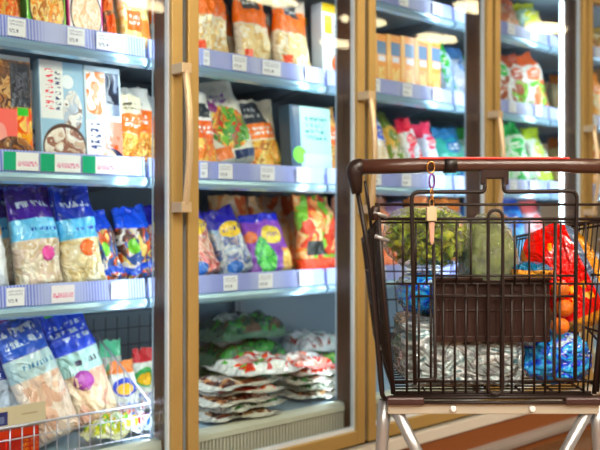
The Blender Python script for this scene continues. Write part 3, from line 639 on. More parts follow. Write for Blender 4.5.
# --- second bay, bottom: flat vacuum packs in stacks
def flat_pack(px, y, z, w, l, th, label, cols, rim, seed, yaw=0, tilt=0, group='flat packs stacked in the bottom of the second bay'):
    u = at(px, 380, y)[0]; nx, ny = 24, 20; bm = bmesh.new(); uvl = bm.loops.layers.uv.new('UVMap'); off = Vector((seed*3.3, seed*1.9, 0)); gr = {}
    for sd in (0, 1):
        for i in range(nx+1):
            for j in range(ny+1):
                s_, t = -1+2*i/nx, -1+2*j/ny; e = max(abs(s_), abs(t)); edge = i in (0, nx) or j in (0, ny)
                if sd == 1 and edge: gr[(1, i, j)] = gr[(0, i, j)]; continue
                k = max(0, 1-(e/.80)**4)**.5 if e < .80 else 0
                n = noise.noise(Vector((s_*3, t*3, 0))+off); nn = noise.noise(Vector((s_*6, t*6, 5))+off)
                wave = .012*noise.noise(Vector((s_*1.6, t*1.6, 8+px*.01)))*(1 if e < .8 else 1.0+3.0*(e-.8))
                z_ = wave+(th*(k*(1+.35*n))+.003*nn*(1 if k > 0 else .6) if sd == 0 else -.0015*(1-k)*0-.001)
                gr[(sd, i, j)] = bm.verts.new((s_*w/2*(1+.03*nn), t*l/2*(1+.04*n), z_))
    for sd in (0, 1):
        for i in range(nx):
            for j in range(ny):
                q = [(i, j), (i+1, j), (i+1, j+1), (i, j+1)]; q = q if sd == 0 else q[::-1]
                f = bm.faces.new([gr[(sd, a, b)] for a, b in q]); f.smooth = True
                for l_, (a, b) in zip(f.loops, q): l_[uvl].uv = (a/nx, b/ny)
    me = bpy.data.meshes.new('pack'); bm.to_mesh(me); bm.free()
    m = design('p_flat%d' % seed, rim, [(('r', .12, .88, .12, .88), ('food', cols, 7)), (('r', .2, .5, .3, .6), ('cr', ((250, 250, 246), cols[0]), 5))], seed=seed, wr=.5, coat=.8, rough=.15)
    o = link('flat_food_pack', me, m); o.location = (u, y, 0); settle(o, z, radians(tilt), 0, radians(yaw)); tag(o, label, 'food pack', group); return o
RIM = (232, 230, 222)
GW = ((70, 140, 70), (240, 240, 226), (40, 100, 50), (250, 250, 240)); RW = ((200, 60, 30), (240, 120, 70), (250, 240, 230), (160, 40, 20)); BR = ((110, 60, 40), (190, 140, 100), (230, 220, 200), (70, 40, 30))
KL = ['lowest flat pack of the left stack, brown with a white rim', 'second lowest flat pack of the left stack', 'third flat pack up in the left stack', 'fourth flat pack up in the left stack, rim curling', 'brown flat pack just under the topmost red one']
zz = DECK+.002
for k in range(5):
    flat_pack(232+[0, 7, -2, 5, -3][k], .205, zz, .27, .21, .019, KL[k], [BR, GW, BR, RW, BR][k], RIM, 40+k, yaw=[-6, 9, 2, -9, 6][k], tilt=[0, 1, -1, 1.5, 0][k]); zz += .0245
flat_pack(254, .215, zz+.002, .28, .20, .036, 'topmost red flat pack with white and green shreds', ((200, 50, 20), (250, 250, 240), (230, 90, 40), (90, 170, 50), (255, 255, 250)), (228, 226, 220), 46, yaw=3, tilt=-5)
KR = ['lowest flat pack of the right stack', 'green and white flat pack, second in the right stack', 'green speckled flat pack third in the right stack', 'red and white flat pack on the right stack']
zz = DECK+.002
for k in range(4):
    flat_pack(306+[0, 4, -3, 3][k], .26, zz, .20, .24, .021, KR[k], [BR, GW, GW, RW][k], RIM, 50+k, yaw=[3, -5, 4, -2][k]); zz += .026
flat_pack(302, .275, zz+.004, .205, .2, .026, 'pale red flat pack topmost on the right stack', ((240, 150, 130), (250, 230, 220), (220, 60, 40), (250, 250, 250)), (236, 150, 140), 56, yaw=-8, tilt=-4)
KB = ['dark green flat pack at the bottom of the rear pile', 'green flat pack in the middle of the rear pile', 'brown and green flat pack topping the rear pile', 'leafy flat pack at the back right of the bottom well']
zz = DECK+.002; GD = ((40, 90, 50), (60, 130, 60), (90, 70, 50), (30, 70, 50))
for k in range(3):
    flat_pack(240, .57, zz, .40, .24, .075, KB[k], GD, (90, 120, 100), 60+k, yaw=k*5-5, group='flat packs piled at the back'); zz += .092
flat_pack(312, .58, DECK+.002, .28, .22, .07, KB[3], ((60, 140, 60), (120, 80, 50), (150, 200, 120)), (170, 190, 190), 66, group='flat packs piled at the back')
flat_pack(312, .58, DECK+.09, .28, .2, .06, 'pale silver flat pack lying on the leafy one at the back', ((190, 210, 210), (230, 230, 235), (150, 60, 50)), (210, 220, 226), 67, group='flat packs piled at the back')
for a_ in LOWP: lowpack(a_[0], a_[1], DECK+.009, *a_[3:])
# dark wire divider at the left of the well
r = MB(); uu = at(196, 320, .22)[0]
for k in range(9): r.tube([(1.36+k*.045, .66, DECK), (1.36+k*.045, .66, .62)], .0018, 5)
for k in range(6): r.tube([(1.35, .66, DECK+.01+k*.06), (1.75, .66, DECK+.01+k*.06)], .0018, 5)
tag(r.build('wire_divider', mat('divider_wire', (50, 66, 80), .5)), 'dark wire grid divider at the rear left of the second bay', 'divider')

# --- third bay
I1 = 'orange cartons on the upper shelf of the third bay'
for k, (a, b_) in enumerate(((373, 387), (387, 401), (401, 415), (415, 428), (428, 441))):
    place('box', 'frozen_meal_carton', ['orange carton nearest the gold frame behind the cart', 'second orange carton from the gold frame', 'orange carton in the middle of the row of five', 'fourth orange carton from the gold frame', 'orange carton at the right end of the row of five'][k],
          design('p_h%d' % k, (246, 168, 96), [(('r', .3, 1, .62, .86), ('c', (110, 140, 176))), (('r', .4, .9, .5, .6), ('c', (240, 240, 250))), (('r', .0, .3, .2, 1), ('c', (250, 196, 130))), (('r', .4, .9, .1, .4), ('cr', ((250, 150, 60), (255, 230, 160), (230, 110, 50)), 4))], seed=k, wr=.03), a, b_, 37+k*1.6, z1, .25+.0*k, d=.08, lean=1, side=mat('orange_board', (250, 170, 80), .4), group=I1)
shop = [  # bay, shelf z, px0, px1, top, y, label, base, accent, foodcols, roll
 (z1, 445, 464, 44, .26, 'pale blue bag with green top beside the orange cartons', (190, 214, 236), (40, 170, 60), ((200, 220, 240), (150, 180, 220), (60, 160, 90)), -12),
 (z1, 454, 476, 50, .28, 'silvery bag at the post on the upper shelf, third bay', (196, 208, 230), (90, 140, 200), ((200, 210, 235), (240, 240, 250)), 0),
 (z2, 374, 397, 112, .24, 'blue and white bag behind the cart handle', (226, 232, 240), (60, 100, 210), ((240, 220, 190), (255, 250, 240), (80, 120, 220)), -8),
 (z2, 391, 413, 116, .26, 'yellow and green bag behind the cart handle', (236, 190, 90), (120, 140, 60), ((240, 190, 80), (120, 150, 60), (250, 240, 230)), -12),
 (z2, 408, 430, 122, .25, 'white bag with a red stripe above the padlocked chain', (240, 240, 246), (226, 40, 80), ((240, 240, 250), (220, 230, 245), (230, 50, 90)), -10),
 (z2, 426, 448, 126, .26, 'lilac white bag with a red corner, middle shelf', (214, 220, 240), (220, 60, 100), ((220, 225, 245), (190, 200, 230)), -8),
 (z2, 443, 474, 130, .27, 'teal green bag at the post behind the cart handle', (60, 160, 150), (30, 110, 160), ((70, 170, 150), (120, 200, 190), (40, 110, 170)), -4),
 (z3, 376, 402, 196, .24, 'orange pink bag behind the left rim of the cart', (240, 150, 110), (240, 180, 150), ((244, 140, 100), (250, 200, 180), (230, 110, 70)), 0),
 (z3, 400, 424, 204, .25, 'lilac bag seen through the cart top bars', (210, 190, 220), (190, 170, 220), ((220, 200, 230), (250, 230, 230)), -6),
 (z3, 422, 448, 198, .25, 'pink and orange bag seen behind the chain lock', (240, 190, 170), (240, 150, 90), ((244, 170, 130), (250, 220, 200)), -4),
 (z3, 446, 474, 200, .25, 'blue and orange bag at the post behind the cart', (90, 150, 210), (240, 150, 80), ((90, 160, 220), (240, 160, 100)), 0),
 (z0, 500, 524, -30, .24, 'peach bag at the top shelf of the fourth bay', (236, 190, 160), (240, 130, 80), ((240, 200, 170), (230, 150, 110)), 0),
 (z0, 522, 548, -26, .25, 'yellow green bag at the top shelf of the fourth bay', (190, 220, 190), (210, 210, 40), ((160, 200, 220), (220, 230, 80), (240, 140, 110)), -10),
 (z1, 498, 520, 56, .24, 'white bag with green top beside the frame, fourth bay', (222, 230, 226), (40, 180, 80), ((230, 235, 230), (160, 90, 60), (240, 240, 240)), -12),
 (z1, 514, 537, 60, .26, 'white bag with brown picture, middle of the fourth bay', (222, 226, 222), (180, 90, 60), ((236, 236, 230), (170, 100, 70), (140, 200, 80)), -14),
 (z1, 531, 556, 48, .26, 'white peaked bag with orange and lime spots', (232, 236, 232), (236, 120, 70), ((240, 240, 236), (240, 130, 80), (110, 210, 60)), -14),
 (z2, 498, 520, 128, .24, 'pale green bag just above the cart handle', (200, 226, 210), (70, 180, 90), ((210, 235, 220), (110, 200, 110)), -8),
 (z2, 514, 540, 124, .25, 'white bag with a green round mark above the handle', (226, 236, 222), (30, 170, 80), ((230, 240, 226), (40, 180, 90)), -12),
 (z2, 536, 558, 128, .26, 'pale bag with lime picture next to the glaring light', (220, 232, 220), (190, 210, 60), ((226, 236, 226), (180, 210, 60)), -8),
 (z3, 497, 516, 206, .24, 'orange brown bag behind the cart below the handle hub', (226, 150, 100), (90, 150, 220), ((230, 150, 90), (240, 200, 160)), 0),
 (z3, 511, 536, 200, .25, 'bright blue bag behind the cart on the third shelf', (60, 150, 226), (40, 90, 190), ((60, 160, 230), (120, 190, 240)), -10),
 (z3, 532, 556, 202, .25, 'pink white bag behind the red bag in the cart', (230, 200, 210), (240, 120, 120), ((240, 220, 225), (240, 150, 150)), -6),
 (z1, 590, 612, 52, .24, 'cream bag at the right edge, fifth bay upper shelf', (236, 220, 180), (240, 150, 60), ((240, 220, 180), (240, 170, 80)), 0),
 (z2, 590, 612, 128, .24, 'yellow bag at the right edge, fifth bay middle shelf', (236, 210, 150), (200, 120, 50), ((240, 210, 150), (230, 160, 70)), 0),
 (z0, 590, 612, -10, .24, 'brown and yellow bag at the top right corner', (200, 150, 90), (230, 190, 90), ((200, 140, 80), (240, 200, 110)), 0)]
for k, (z, a, b_, tp, y, lab, base, acc, cols, rl) in enumerate(shop):
    m = design('p_s%d' % k, base, [(('r', .05, .95, .05, .5), ('food', cols, 6)), (('w', .78, 1.3), ('c', acc)), (('e', .5, .62, .3, .12), ('c', acc)), (('r', .3, .7, .56, .68), ('txt', W_, 2, 8))], seed=70+k, wr=.4, coat=.5)
    grp = 'bags in the fourth and fifth bays' if a > 490 else 'bags behind the cart in the third bay'
    place('bag', 'frozen_food_bag', lab, m, a, b_, tp, z, y, d=.08, lean=9, roll=rl, seed=70+k, group=grp)

# second rows standing behind the front packs, then everything eased apart until nothing cuts into its neighbour
from mathutils.bvhtree import BVHTree
KINDS = ('frozen_food_bag', 'frozen_meal_carton', 'tray_pack', 'snack_pouch')
items = [o for o in bpy.data.objects if o.parent is None and o.type == 'MESH' and o.name.split('.')[0] in KINDS]
fronts = [o for o in items if .2 < o.location.y < .36 and o.location.z > .5]
back = []
for k, o in enumerate(fronts):
    c = copy_tree(o); c.location.y += .17+.02*(k % 3); c.location.x += .012*((k % 3)-1)
    wd = ('second-row ' + ('bag' if 'bag' in o.name else 'carton' if 'carton' in o.name else 'tray') + ' hidden behind the ' + o['label']).split()
    c['label'] = ' '.join(wd[:16]); c['group'] = 'second row behind the front packs'; back.append(c)
def bvh(o, M):
    vs = [M @ v.co for v in o.data.vertices]
    return (BVHTree.FromPolygons(vs, [tuple(p.vertices) for p in o.data.polygons]), [min(v[i] for v in vs) for i in range(3)], [max(v[i] for v in vs) for i in range(3)])
def hits(a, b):
    if any(a[1][k] > b[2][k] or b[1][k] > a[2][k] for k in range(3)): return 0
    return len(a[0].overlap(b[0]))
bpy.context.view_layer.update()
fixed = [bvh(o, o.matrix_world) for o in bpy.data.objects if o.type == 'MESH' and (o.name.split('.')[0] in ('post', 'post_core', 'shelf', 'canopy', 'light_tube', 'bracket', 'price_rail', 'flat_food_pack', 'back_panel') or (o.parent and o.parent.name == 'wire_basket') or o.name in ('price_sign', 'frozen_food_carton'))]
done = []
for o in items+back:
    best = None; L0 = o.location.copy(); R3 = o.rotation_euler.to_matrix().to_4x4()
    for dx, dy, sx in ((0, 0, 1), (0, 0, .95), (.006, 0, .93), (0, .02, .95), (-.006, .02, .92), (0, 0, .88), (.01, .03, .9), (0, .05, .92), (0, .07, .9), (.01, .09, .9), (-.01, .12, .88), (0, .15, .86), (.018, 0, .88), (.02, .05, .8), (-.02, .05, .8), (.03, 0, .8), (-.03, 0, .8)):
        if L0.y+dy > .62: continue
        M = Matrix.Translation(L0+Vector((dx, dy, 0))) @ R3 @ Matrix.Diagonal((sx, 1, 1, 1)); t = bvh(o, M)
        n = sum(hits(t, q) for q in done)+sum(hits(t, q) for q in fixed)
        if best is None or n < best[0]: best = (n, dx, dy, sx, t)
        if n <= (3 if o in back else 14): break
    if o in back and best[0] > 3:
        for ch in list(o.children): bpy.data.objects.remove(ch)
        bpy.data.objects.remove(o); continue
    o.location = L0+Vector((best[1], best[2], 0)); o.scale.x = best[3]; done.append(best[4])

# ------------------------------------------------------------------ shopping cart
CZ = 1.6; CXC = (494-300)/FPX*CZ
RIGHT = Vector((ST, -CT, 0)); FWD = Vector((CT, ST, 0)); CAMP = Vector((0, -DIST, 0))
cloc = CAMP+RIGHT*CXC+FWD*CZ
def P(px, py, Z=CZ): return Vector(((px-300)/FPX*Z-CXC, Z-CZ, EYE+(220-py)/FPX*Z))
cart = empty('shopping_cart', cloc, (0, 0, TH-pi/2)); tag(cart, 'dark brown wire shopping cart filled with groceries in front of the freezers', 'shopping cart')
M_wire = mat('brown_wire', (34, 23, 21), .45, .0, spec=.35)
M_plas = mat('brown_plastic', (46, 25, 20), .42, spec=.4)
M_chr = mat('cart_steel', (184, 186, 190), .3, .7)
M_beam = mat('beige_beam', (192, 186, 170), .38, .3)
HW = 138/520.8
def sym(f):
    for s_ in (-1, 1): f(s_)
# handle
zh = P(494, 165).z
b = MB(); b.tube([(-HW, 0, zh-.004), (-.15, 0, zh-.001), (-.12, 0, zh), (.0, 0, zh), (.12, 0, zh), (.15, 0, zh-.001), (HW, 0, zh-.004)], [.0145, .0145, .0125, .0125, .0125, .0145, .0145], 16, r2=None)
b.build('handle_bar', mat('handle_brown', (72, 43, 35), .36, coat=.3), cart)
b = MB(); b.box(-.145, .143, -.010, .010, zh+.010, zh+.0148); b.build('handle_strip', mat('red_strip', (214, 52, 40), .35), cart, bevel=.002)
b = MB(); b.lathe([(.0155, -.012), (.0155, .012)], (-.055-.03, 0, zh), 16, 'x'); b.build('handle_clamp', mat('clamp_black', (24, 20, 22), .4), cart)
for s_ in (-1, 1):
    b = MB(); b.tube(fillet([(s_*(HW-.012), 0, zh-.003), (s_*(HW+.004), 0, zh-.006), (s_*(HW-.002), 0, zh-.055)], .014, 5), [.0165]*1+[.0165]*6+[.010], 12); b.build('handle_cap', mat('cap_black', (38, 26, 26), .35), cart)
    b = MB()
    top = Vector((s_*(HW-.002), 0, zh-.045)); m1 = Vector((s_*(370-494)/520.8*-1, .0, P(0, 260).z)); bt = Vector((s_*112/520.8, .0, P(0, 397).z))
    b.tube(fillet([top, m1, bt, Vector((s_*.2, .03, bt.z-.012))], .03, 4), .0046, 8)
    inn = Vector((s_*(HW-.018), .01, zh-.03))
    b.tube(fillet([inn, (s_*.236, .02, P(0, 215).z), (s_*.21, .03, P(0, 395).z)], .03, 4), .0031, 8)
    b.build('handle_arm', M_wire, cart)
    for py, pxo in ((212, 121), (236, 119)):
        b = MB(); b.tube([(s_*pxo/520.8, -.004, P(0, py).z), (s_*(pxo-14)/520.8, .004, P(0, py+5).z)], .004, 8)
        b.build('clip', M_chr, cart)
# hub bracket with arch under the handle
b = MB()
for s_ in (-1, 1): b.box(s_*.021-.006 if s_ > 0 else -.027, .027 if s_ > 0 else -.015, -.008, .008, P(0, 185).z, zh-.006)
b.box(-.024, .024, -.008, .008, P(0, 179).z, zh-.004); b.build('hub_bracket', M_plas, cart, bevel=.003)

def vx(px, Z=CZ): return (px-300)/FPX*Z-CXC
def vz(py, Z=CZ): return EYE+(220-py)/FPX*Z
# child seat frame: big rounded loop hanging under the hub
b = MB(); y = -.006; R1 = .0040
b.tube(fillet([(vx(484), y, vz(183)), (vx(484), y, vz(192)), (vx(411), y, vz(192)), (vx(412), y, vz(240)), (vx(414.5), y, vz(384))], .016, 5), R1, 8)
b.tube(fillet([(vx(503), y, vz(183)), (vx(503), y, vz(192)), (vx(576), y, vz(191)), (vx(575), y, vz(240)), (vx(574), y, vz(380))], .016, 5), R1, 8)
b.tube(fillet([(vx(433), y, vz(244)), (vx(435), y, vz(379)), (vx(414), y, vz(379.5))], .008, 5), .0034, 8)
b.tube(fillet([(vx(554.5), y, vz(222)), (vx(553), y, vz(379)), (vx(574), y, vz(379.5))], .008, 5), .0034, 8)
for py in (275.5, 296): b.tube([(vx(413), y, vz(py)), (vx(576), y, vz(py))], .0025, 6)
b.build('child_seat_frame', M_wire, cart)
# long closed loop in the middle
b = MB(); xl, xr, zt, zb = vx(487), vx(501.5), vz(210), vz(393); rr = (xr-xl)/2
loop = [(xl, 0, zb+rr), (xl, 0, (zt+zb)/2), (xl, 0, zt-rr)]+[((xl+xr)/2-rr*cos(pi*k/8), 0, zt-rr+rr*sin(pi*k/8)) for k in range(1, 8)]+[(xr, 0, zt-rr), (xr, 0, (zt+zb)/2), (xr, 0, zb+rr)]+[((xl+xr)/2+rr*cos(pi*k/8), 0, zb+rr-rr*sin(pi*k/8)) for k in range(1, 8)]
b.tube([(p[0], -.010, p[2]) for p in loop], .0033, 8, closed=True); b.build('gate_loop', M_wire, cart)
# rear gate: bars
b = MB(); y = .002
for px in (403, 416, 427, 442, 456.7, 471, 515, 529.5, 544, 561, 586): b.tube([(vx(px), y, vz(221)), (vx(px), y, vz(284))], .0021, 6)
for px in (407, 419, 431, 443.5, 455, 466, 477.3, 488.6, 501, 512, 523, 534.5, 545.5, 560, 584): b.tube([(vx(px), y, vz(284)), (vx(px), y, vz(393))], .0024, 6)
for py, x0, x1, rr in ((204.5, 378, 608, .0030), (219, 376, 610, .0036), (222.5, 378, 608, .0024), (284, 383, 604, .0024), (382, 393, 594, .0026), (393, 395, 592, .0028)):
    b.tube([(vx(x0), y+.004, vz(py)), (vx(x1), y+.004, vz(py))], rr, 6)
b.build('rear_gate', M_wire, cart)
for s_ in (-1, 1):
    b = MB(); b.tube([(s_*.224, .002, vz(203)), (s_*.212, .002, vz(290)), (s_*.193, .002, vz(394))], .0048, 8); b.build('corner_post', M_wire, cart)
    b = MB(); b.lathe([(.007, -.02), (.0085, -.018), (.0085, .004), (.005, .008)], (s_*.228, .002, vz(210)), 12); b.build('post_cap', M_plas, cart)
# basket sides, front and floor
LEN = .75; Zf = CZ+LEN
RT, RBt = (.221, vz(219)), (.190, vz(395)); FT, FB = (.198, .905), (.165, .640)
def side_pt(s_, a, t):      # a: 0 rear..1 front, t: 0 bottom..1 top
    wb = RBt[0]+(FB[0]-RBt[0])*a; wt = RT[0]+(FT[0]-RT[0])*a; zb = RBt[1]+(FB[1]-RBt[1])*a; zt = RT[1]+(FT[1]-RT[1])*a
    return Vector((s_*(wb+(wt-wb)*t), .004+LEN*a, zb+(zt-zb)*t))
for s_ in (-1, 1):
    b = MB(); b.tube([side_pt(s_, 0, 1), side_pt(s_, 1, 1)], .0036, 8); b.tube([side_pt(s_, 0, .97), side_pt(s_, 1, .97)], .0024, 6)
    for t in (.68, .36, .06): b.tube([side_pt(s_, 0, t), side_pt(s_, 1, t)], .0022, 6)
    for k in range(1, 30): b.tube([side_pt(s_, k/30, 0), side_pt(s_, k/30, 1)], .0016, 5)
    b.tube([side_pt(s_, 0, .25)+Vector((s_*.02, 0, 0)), side_pt(s_, .35, .55)], .0026, 6)
    b.build('side_panel', M_wire, cart)
b = MB(); f = lambda s_, t: side_pt(s_, 1, t)
for t, rr in ((1, .0036), (.93, .0026), (.66, .0024), (.36, .0022), (.06, .0026)): b.tube([f(-1, t), f(1, t)], rr, 6)
for k in range(0, 15):
    q = k/14; b.tube([f(-1, 0).lerp(f(1, 0), q), f(-1, 1).lerp(f(1, 1), q)], .0017, 5)
b.build('front_panel', M_wire, cart)
b = MB()
for k in range(0, 31): b.tube([side_pt(-1, k/30, .0), side_pt(1, k/30, .0)], .0019, 5)
for k in range(0, 7): q = k/6; b.tube([side_pt(-1, 0, 0).lerp(side_pt(1, 0, 0), q)-Vector((0, 0, .003)), f(-1, 0).lerp(f(1, 0), q)-Vector((0, 0, .003))], .0024, 6)
b.build('basket_floor', M_wire, cart)
# folded brown seat flap
b = MB(); y0 = .014
b.box(vx(437), vx(552), y0, y0+.008, vz(342), vz(281)); 
b.box(vx(435), vx(484), y0-.004, y0+.012, vz(281), vz(278)); b.box(vx(503), vx(553), y0-.004, y0+.012, vz(281), vz(278))
b.box(vx(437), vx(552), y0-.004, y0, vz(297), vz(295)); b.box(vx(437), vx(552), y0-.003, y0, vz(312), vz(310.5)); b.box(vx(437), vx(552), y0-.004, y0, vz(343), vz(337))
for px in (447, 472, 518, 541): b.lathe([(.006, y0-.003), (.006, y0)], (vx(px), 0, vz(289)), 10, 'y')
for k in range(12): x = vx(440+k*9.6); b.box(x, x+.0012, y0-.0015, y0, vz(336), vz(298))
b.build('seat_flap', M_plas, cart, bevel=.0015)
# base rails, bumpers, beam, legs
b = MB(); b.tube([(vx(390), 0, vz(397.5)), (vx(598), 0, vz(397.5))], .0042, 8); b.tube([(vx(392), -.004, vz(402)), (vx(596), -.004, vz(402))], .0032, 8)
b.build('base_rail', M_wire, cart)
for a, c in ((386.5, 424), (564, 602)):
    b = MB(); b.box(vx(a), vx(c), -.010, .014, vz(404.5), vz(396.5)); b.build('bumper', mat('bumper_maroon', (62, 38, 36), .4), cart, bevel=.004)
b = MB(); b.box(vx(388), vx(600), .002, .026, vz(414.5), vz(403)); beam = b.build('cross_beam', M_beam, cart, bevel=.002)
for px in (453, 532):
    b = MB(); b.lathe([(.0045, -.006), (.0060, -.003), (.0060, .003)], (vx(px), .0, vz(408.5)), 14, 'y'); b.build('screw', mat('screw_steel', (240, 240, 240), .3), cart)
for s_ in (-1, 1):
    b = MB(); b.tube(fillet([(s_*.206, .03, vz(403)), (s_*.214, .03, .50), (s_*.225, .02, .14)], .05, 4), .0125, 12); b.build('rear_leg', M_chr, cart)
    b = MB(); b.tube([(s_*.186, .016, vz(412)), (s_*.105, .03, .43), (s_*.095, .20, .20)], .0115, 12); b.build('brace', M_chr, cart)
    b = MB(); b.tube([(s_*.225, .0, .14), (s_*.20, .35, .15), (s_*.165, .72, .16)], .012, 10); 
    b.build('chassis_rail', M_chr, cart)
    for yy, xx in ((.02, .225), (.70, .165)):
        b = MB(); b.box(s_*xx-.014, s_*xx+.014, yy-.02, yy+.02, .045, .148); c_ = b.build('caster', M_chr, cart, bevel=.004)
        b = MB(); b.lathe([(.03, -.013), (.056, -.011), (.058, 0), (.056, .011), (.03, .013)], (s_*xx, yy, .059), 24, 'x'); b.build('wheel', mat('wheel_rubber', (50, 50, 52), .6), c_)
b = MB(); b.tube([(-.225, .02, .14), (.225, .02, .14)], .011, 10); b.tube([(-.165, .70, .16), (.165, .70, .16)], .011, 10); b.tube([(-.096, .2, .2), (.096, .2, .2)], .009, 10)
b.build('chassis_bar', M_chr, cart)
# coin lock, key and chain
xc = vx(430.5)
lk = MB(); lk.box(xc-.0105, xc+.0085, -.022, -.006, vz(221), vz(207.5)); lk.box(xc-.005, xc+.005, -.02, -.008, vz(207.5), vz(206))
lk = lk.build('coin_lock', mat('lock_beige', (206, 184, 150), .35), cart, bevel=.003)
b = MB(); b.prism([(xc-.0055, vz(222)), (xc+.0055, vz(222)), (xc+.004, vz(242)), (xc+.0005, vz(245)), (xc-.003, vz(242))], -.017, -.008, 'y'); b.build('lock_key', mat('lock_pink', (206, 160, 140), .35), lk, bevel=.001)
def ring(b, c, rx, rz, ang, r):
    pts = []
    for k in range(16):
        a = 2*pi*k/16; x = rx*cos(a); z = rz*sin(a); pts.append((c[0]+x*cos(ang), c[1]+x*sin(ang), c[2]+z))
    b.tube(pts, r, 7, closed=True)
chm = mat('chain_gold', (206, 150, 84), .25, .85); chp = mat('chain_violet', (150, 90, 190), .25, .7)
b = MB(); ring(b, (xc-.002, -.0165, vz(168)), .0075, .011, .2, .0019); b.build('chain_link', chm, cart)
b = MB(); ring(b, (xc, -.0175, vz(181.5)), .0062, .013, .5, .0018); tag(b.build('chain_link', chp, cart), 'violet chain link')
b = MB(); ring(b, (xc, -.0165, vz(193.5)), .0052, .0105, 1.0, .0018); b.build('chain_link', chm, cart)
b = MB(); ring(b, (xc, -.0155, vz(203)), .0045, .008, .2, .0016); b.build('chain_link', chm, cart)

# ------------------------------------------------------------------ groceries in the cart
def to_world(v): return Vector(cloc)+RIGHT*v.x+FWD*v.y+Vector((0, 0, v.z))
def blob_mesh(w, d, h, seed, amp=.06, freq=5, ex=2.6, nu=64, nv=40, ridge=True, flat=.0):
    bm = bmesh.new(); uvl = bm.loops.layers.uv.new('UVMap'); off = Vector((seed*5.1, seed*2.3, seed)); rows = []
    def se(v): return math.copysign(abs(v)**(2/ex), v)
    for j in range(nv+1):
        ph = -pi/2+pi*j/nv; row = []
        for i in range(nu):
            th = 2*pi*i/nu; n = Vector((cos(ph)*cos(th), cos(ph)*sin(th), sin(ph)))
            p = Vector((se(n.x) if 1 else 0, se(n.y), se(n.z)))
            p = Vector((se(cos(ph))*se(cos(th)), se(cos(ph))*se(sin(th)), se(sin(ph))))
            a = noise.noise(p*freq*.5+off); r_ = abs(noise.noise(p*freq+off+Vector((a, a, 0))*1.5)); r2 = abs(noise.noise(p*freq*2.3+off*2+Vector((a, 0, a))*2))
            k = 1+amp*(a*1.2-(r_*1.6 if ridge else 0)-(r2*.8 if ridge else 0))
            row.append(bm.verts.new((p.x*k*w/2, p.y*k*d/2, p.z*k*h/2)))
            if j in (0, nv): break
        rows.append(row)
    for j in range(nv):
        for i in range(nu):
            A, B = rows[j], rows[j+1]; i2 = (i+1) % nu
            q = [A[i % len(A)], A[i2 % len(A)], B[i2 % len(B)], B[i % len(B)]]; q = list(dict.fromkeys(q))
            f = bm.faces.new(q); f.smooth = True
            for l in f.loops: l[uvl].uv = (l.vert.co.x/w+.5, l.vert.co.z/h+.5)
    bmesh.ops.recalc_face_normals(bm, faces=bm.faces)
    me = bpy.data.meshes.new('pack'); bm.to_mesh(me); bm.free(); return me
def blob(name, label, cat, px0, px1, py0, py1, Z, d, m, seed, yaw=0, **kw):
    a, c = P(px0, py0, Z), P(px1, py1, Z); me = blob_mesh(c.x-a.x, d, a.z-c.z, seed, **kw)
    o = link(name, me, m); o.location = to_world(Vector(((a.x+c.x)/2, Z-CZ, (a.z+c.z)/2))); o.rotation_euler = (0, 0, TH-pi/2+radians(yaw))
    return tag(o, label, cat)
clr = design('clear_crinkle_glints', (200, 204, 200), [(('r', -1, 2, -1, 2), ('cr', ((62, 96, 104), (200, 220, 224), (130, 138, 142), (236, 246, 250), (92, 140, 150), (206, 218, 224)), 2.8, 2))], rough=.14, wr=.6, coat=1, wscale=13, spec=.8)  # glints and shaded folds of the clear plastic painted into its colour
blu = design('blue_crinkle_glints', (40, 120, 220), [(('r', -1, 2, -1, 2), ('cr', ((6, 24, 190), (10, 110, 235), (70, 190, 250), (8, 40, 215), (200, 235, 255), (4, 30, 180)), 2.6, 1.5))], rough=.14, wr=.6, coat=1, wscale=13, spec=.8)  # bright and shaded facets of the crumpled blue plastic put into the colour
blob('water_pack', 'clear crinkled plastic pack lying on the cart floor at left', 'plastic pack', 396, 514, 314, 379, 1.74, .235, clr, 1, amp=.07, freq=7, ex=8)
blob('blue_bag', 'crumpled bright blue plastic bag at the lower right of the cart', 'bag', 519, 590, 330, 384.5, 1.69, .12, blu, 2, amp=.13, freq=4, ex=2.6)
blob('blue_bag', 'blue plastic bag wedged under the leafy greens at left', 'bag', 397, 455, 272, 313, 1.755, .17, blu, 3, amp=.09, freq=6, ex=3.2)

# leafy greens in a clear bag
def leaves(name, parent, w, d, h, n, seed, m, size):
    rnd = random.Random(seed); b = MB()
    for k in range(n):
        while True:
            v = Vector([rnd.uniform(-1, 1) for _ in range(3)])
            if .35 < v.length < .95: break
        c = Vector((v.x*w/2, v.y*d/2, v.z*h/2)); e = Euler([rnd.uniform(0, 6.28) for _ in range(3)]).to_matrix(); L = size*rnd.uniform(.6, 1.3); W = L*.38
        pts = []; fr = rnd.uniform(-.5, .5)
        for t, ww in ((0, .1), (.25, .9), (.5, 1.0), (.75, .7), (1, .05)):
            for s_ in (-1, 0, 1):
                jag = 1+.35*sin(t*17+s_)
                p = Vector((s_*W*ww*.5*jag, L*(t-.5), .22*L*sin(t*3)+fr*L*.3*t*t-abs(s_)*W*.18)); q = c+e @ p
                q.x = max(-w*.47, min(w*.47, q.x)); q.z = max(-h*.46, min(h*.46, q.z)); q.y = max(-d*.46, min(d*.46, q.y)); pts.append(b.bm.verts.new(q))
        for r in range(4):
            for s_ in range(2):
                f = b.bm.faces.new((pts[r*3+s_], pts[r*3+s_+1], pts[r*3+s_+4], pts[r*3+s_+3])); f.smooth = True
    o = b.build(name, m, parent); o['kind'] = 'stuff'; return o
def leaf_mat(nm, c):
    m = bpy.data.materials.new(nm); m.use_nodes = True; g = G(m); nt = m.node_tree; bs = nt.nodes['Principled BSDF']
    tc = nt.nodes.new('ShaderNodeTexCoord'); g.put(bs.inputs['Base Color'], g.ramp(g.step(g.noise(tc.outputs['Object'], 38, 3), .3, .7), c))
    bs.inputs['Roughness'].default_value = .4; bs.inputs['Subsurface Weight'].default_value = 0; return m
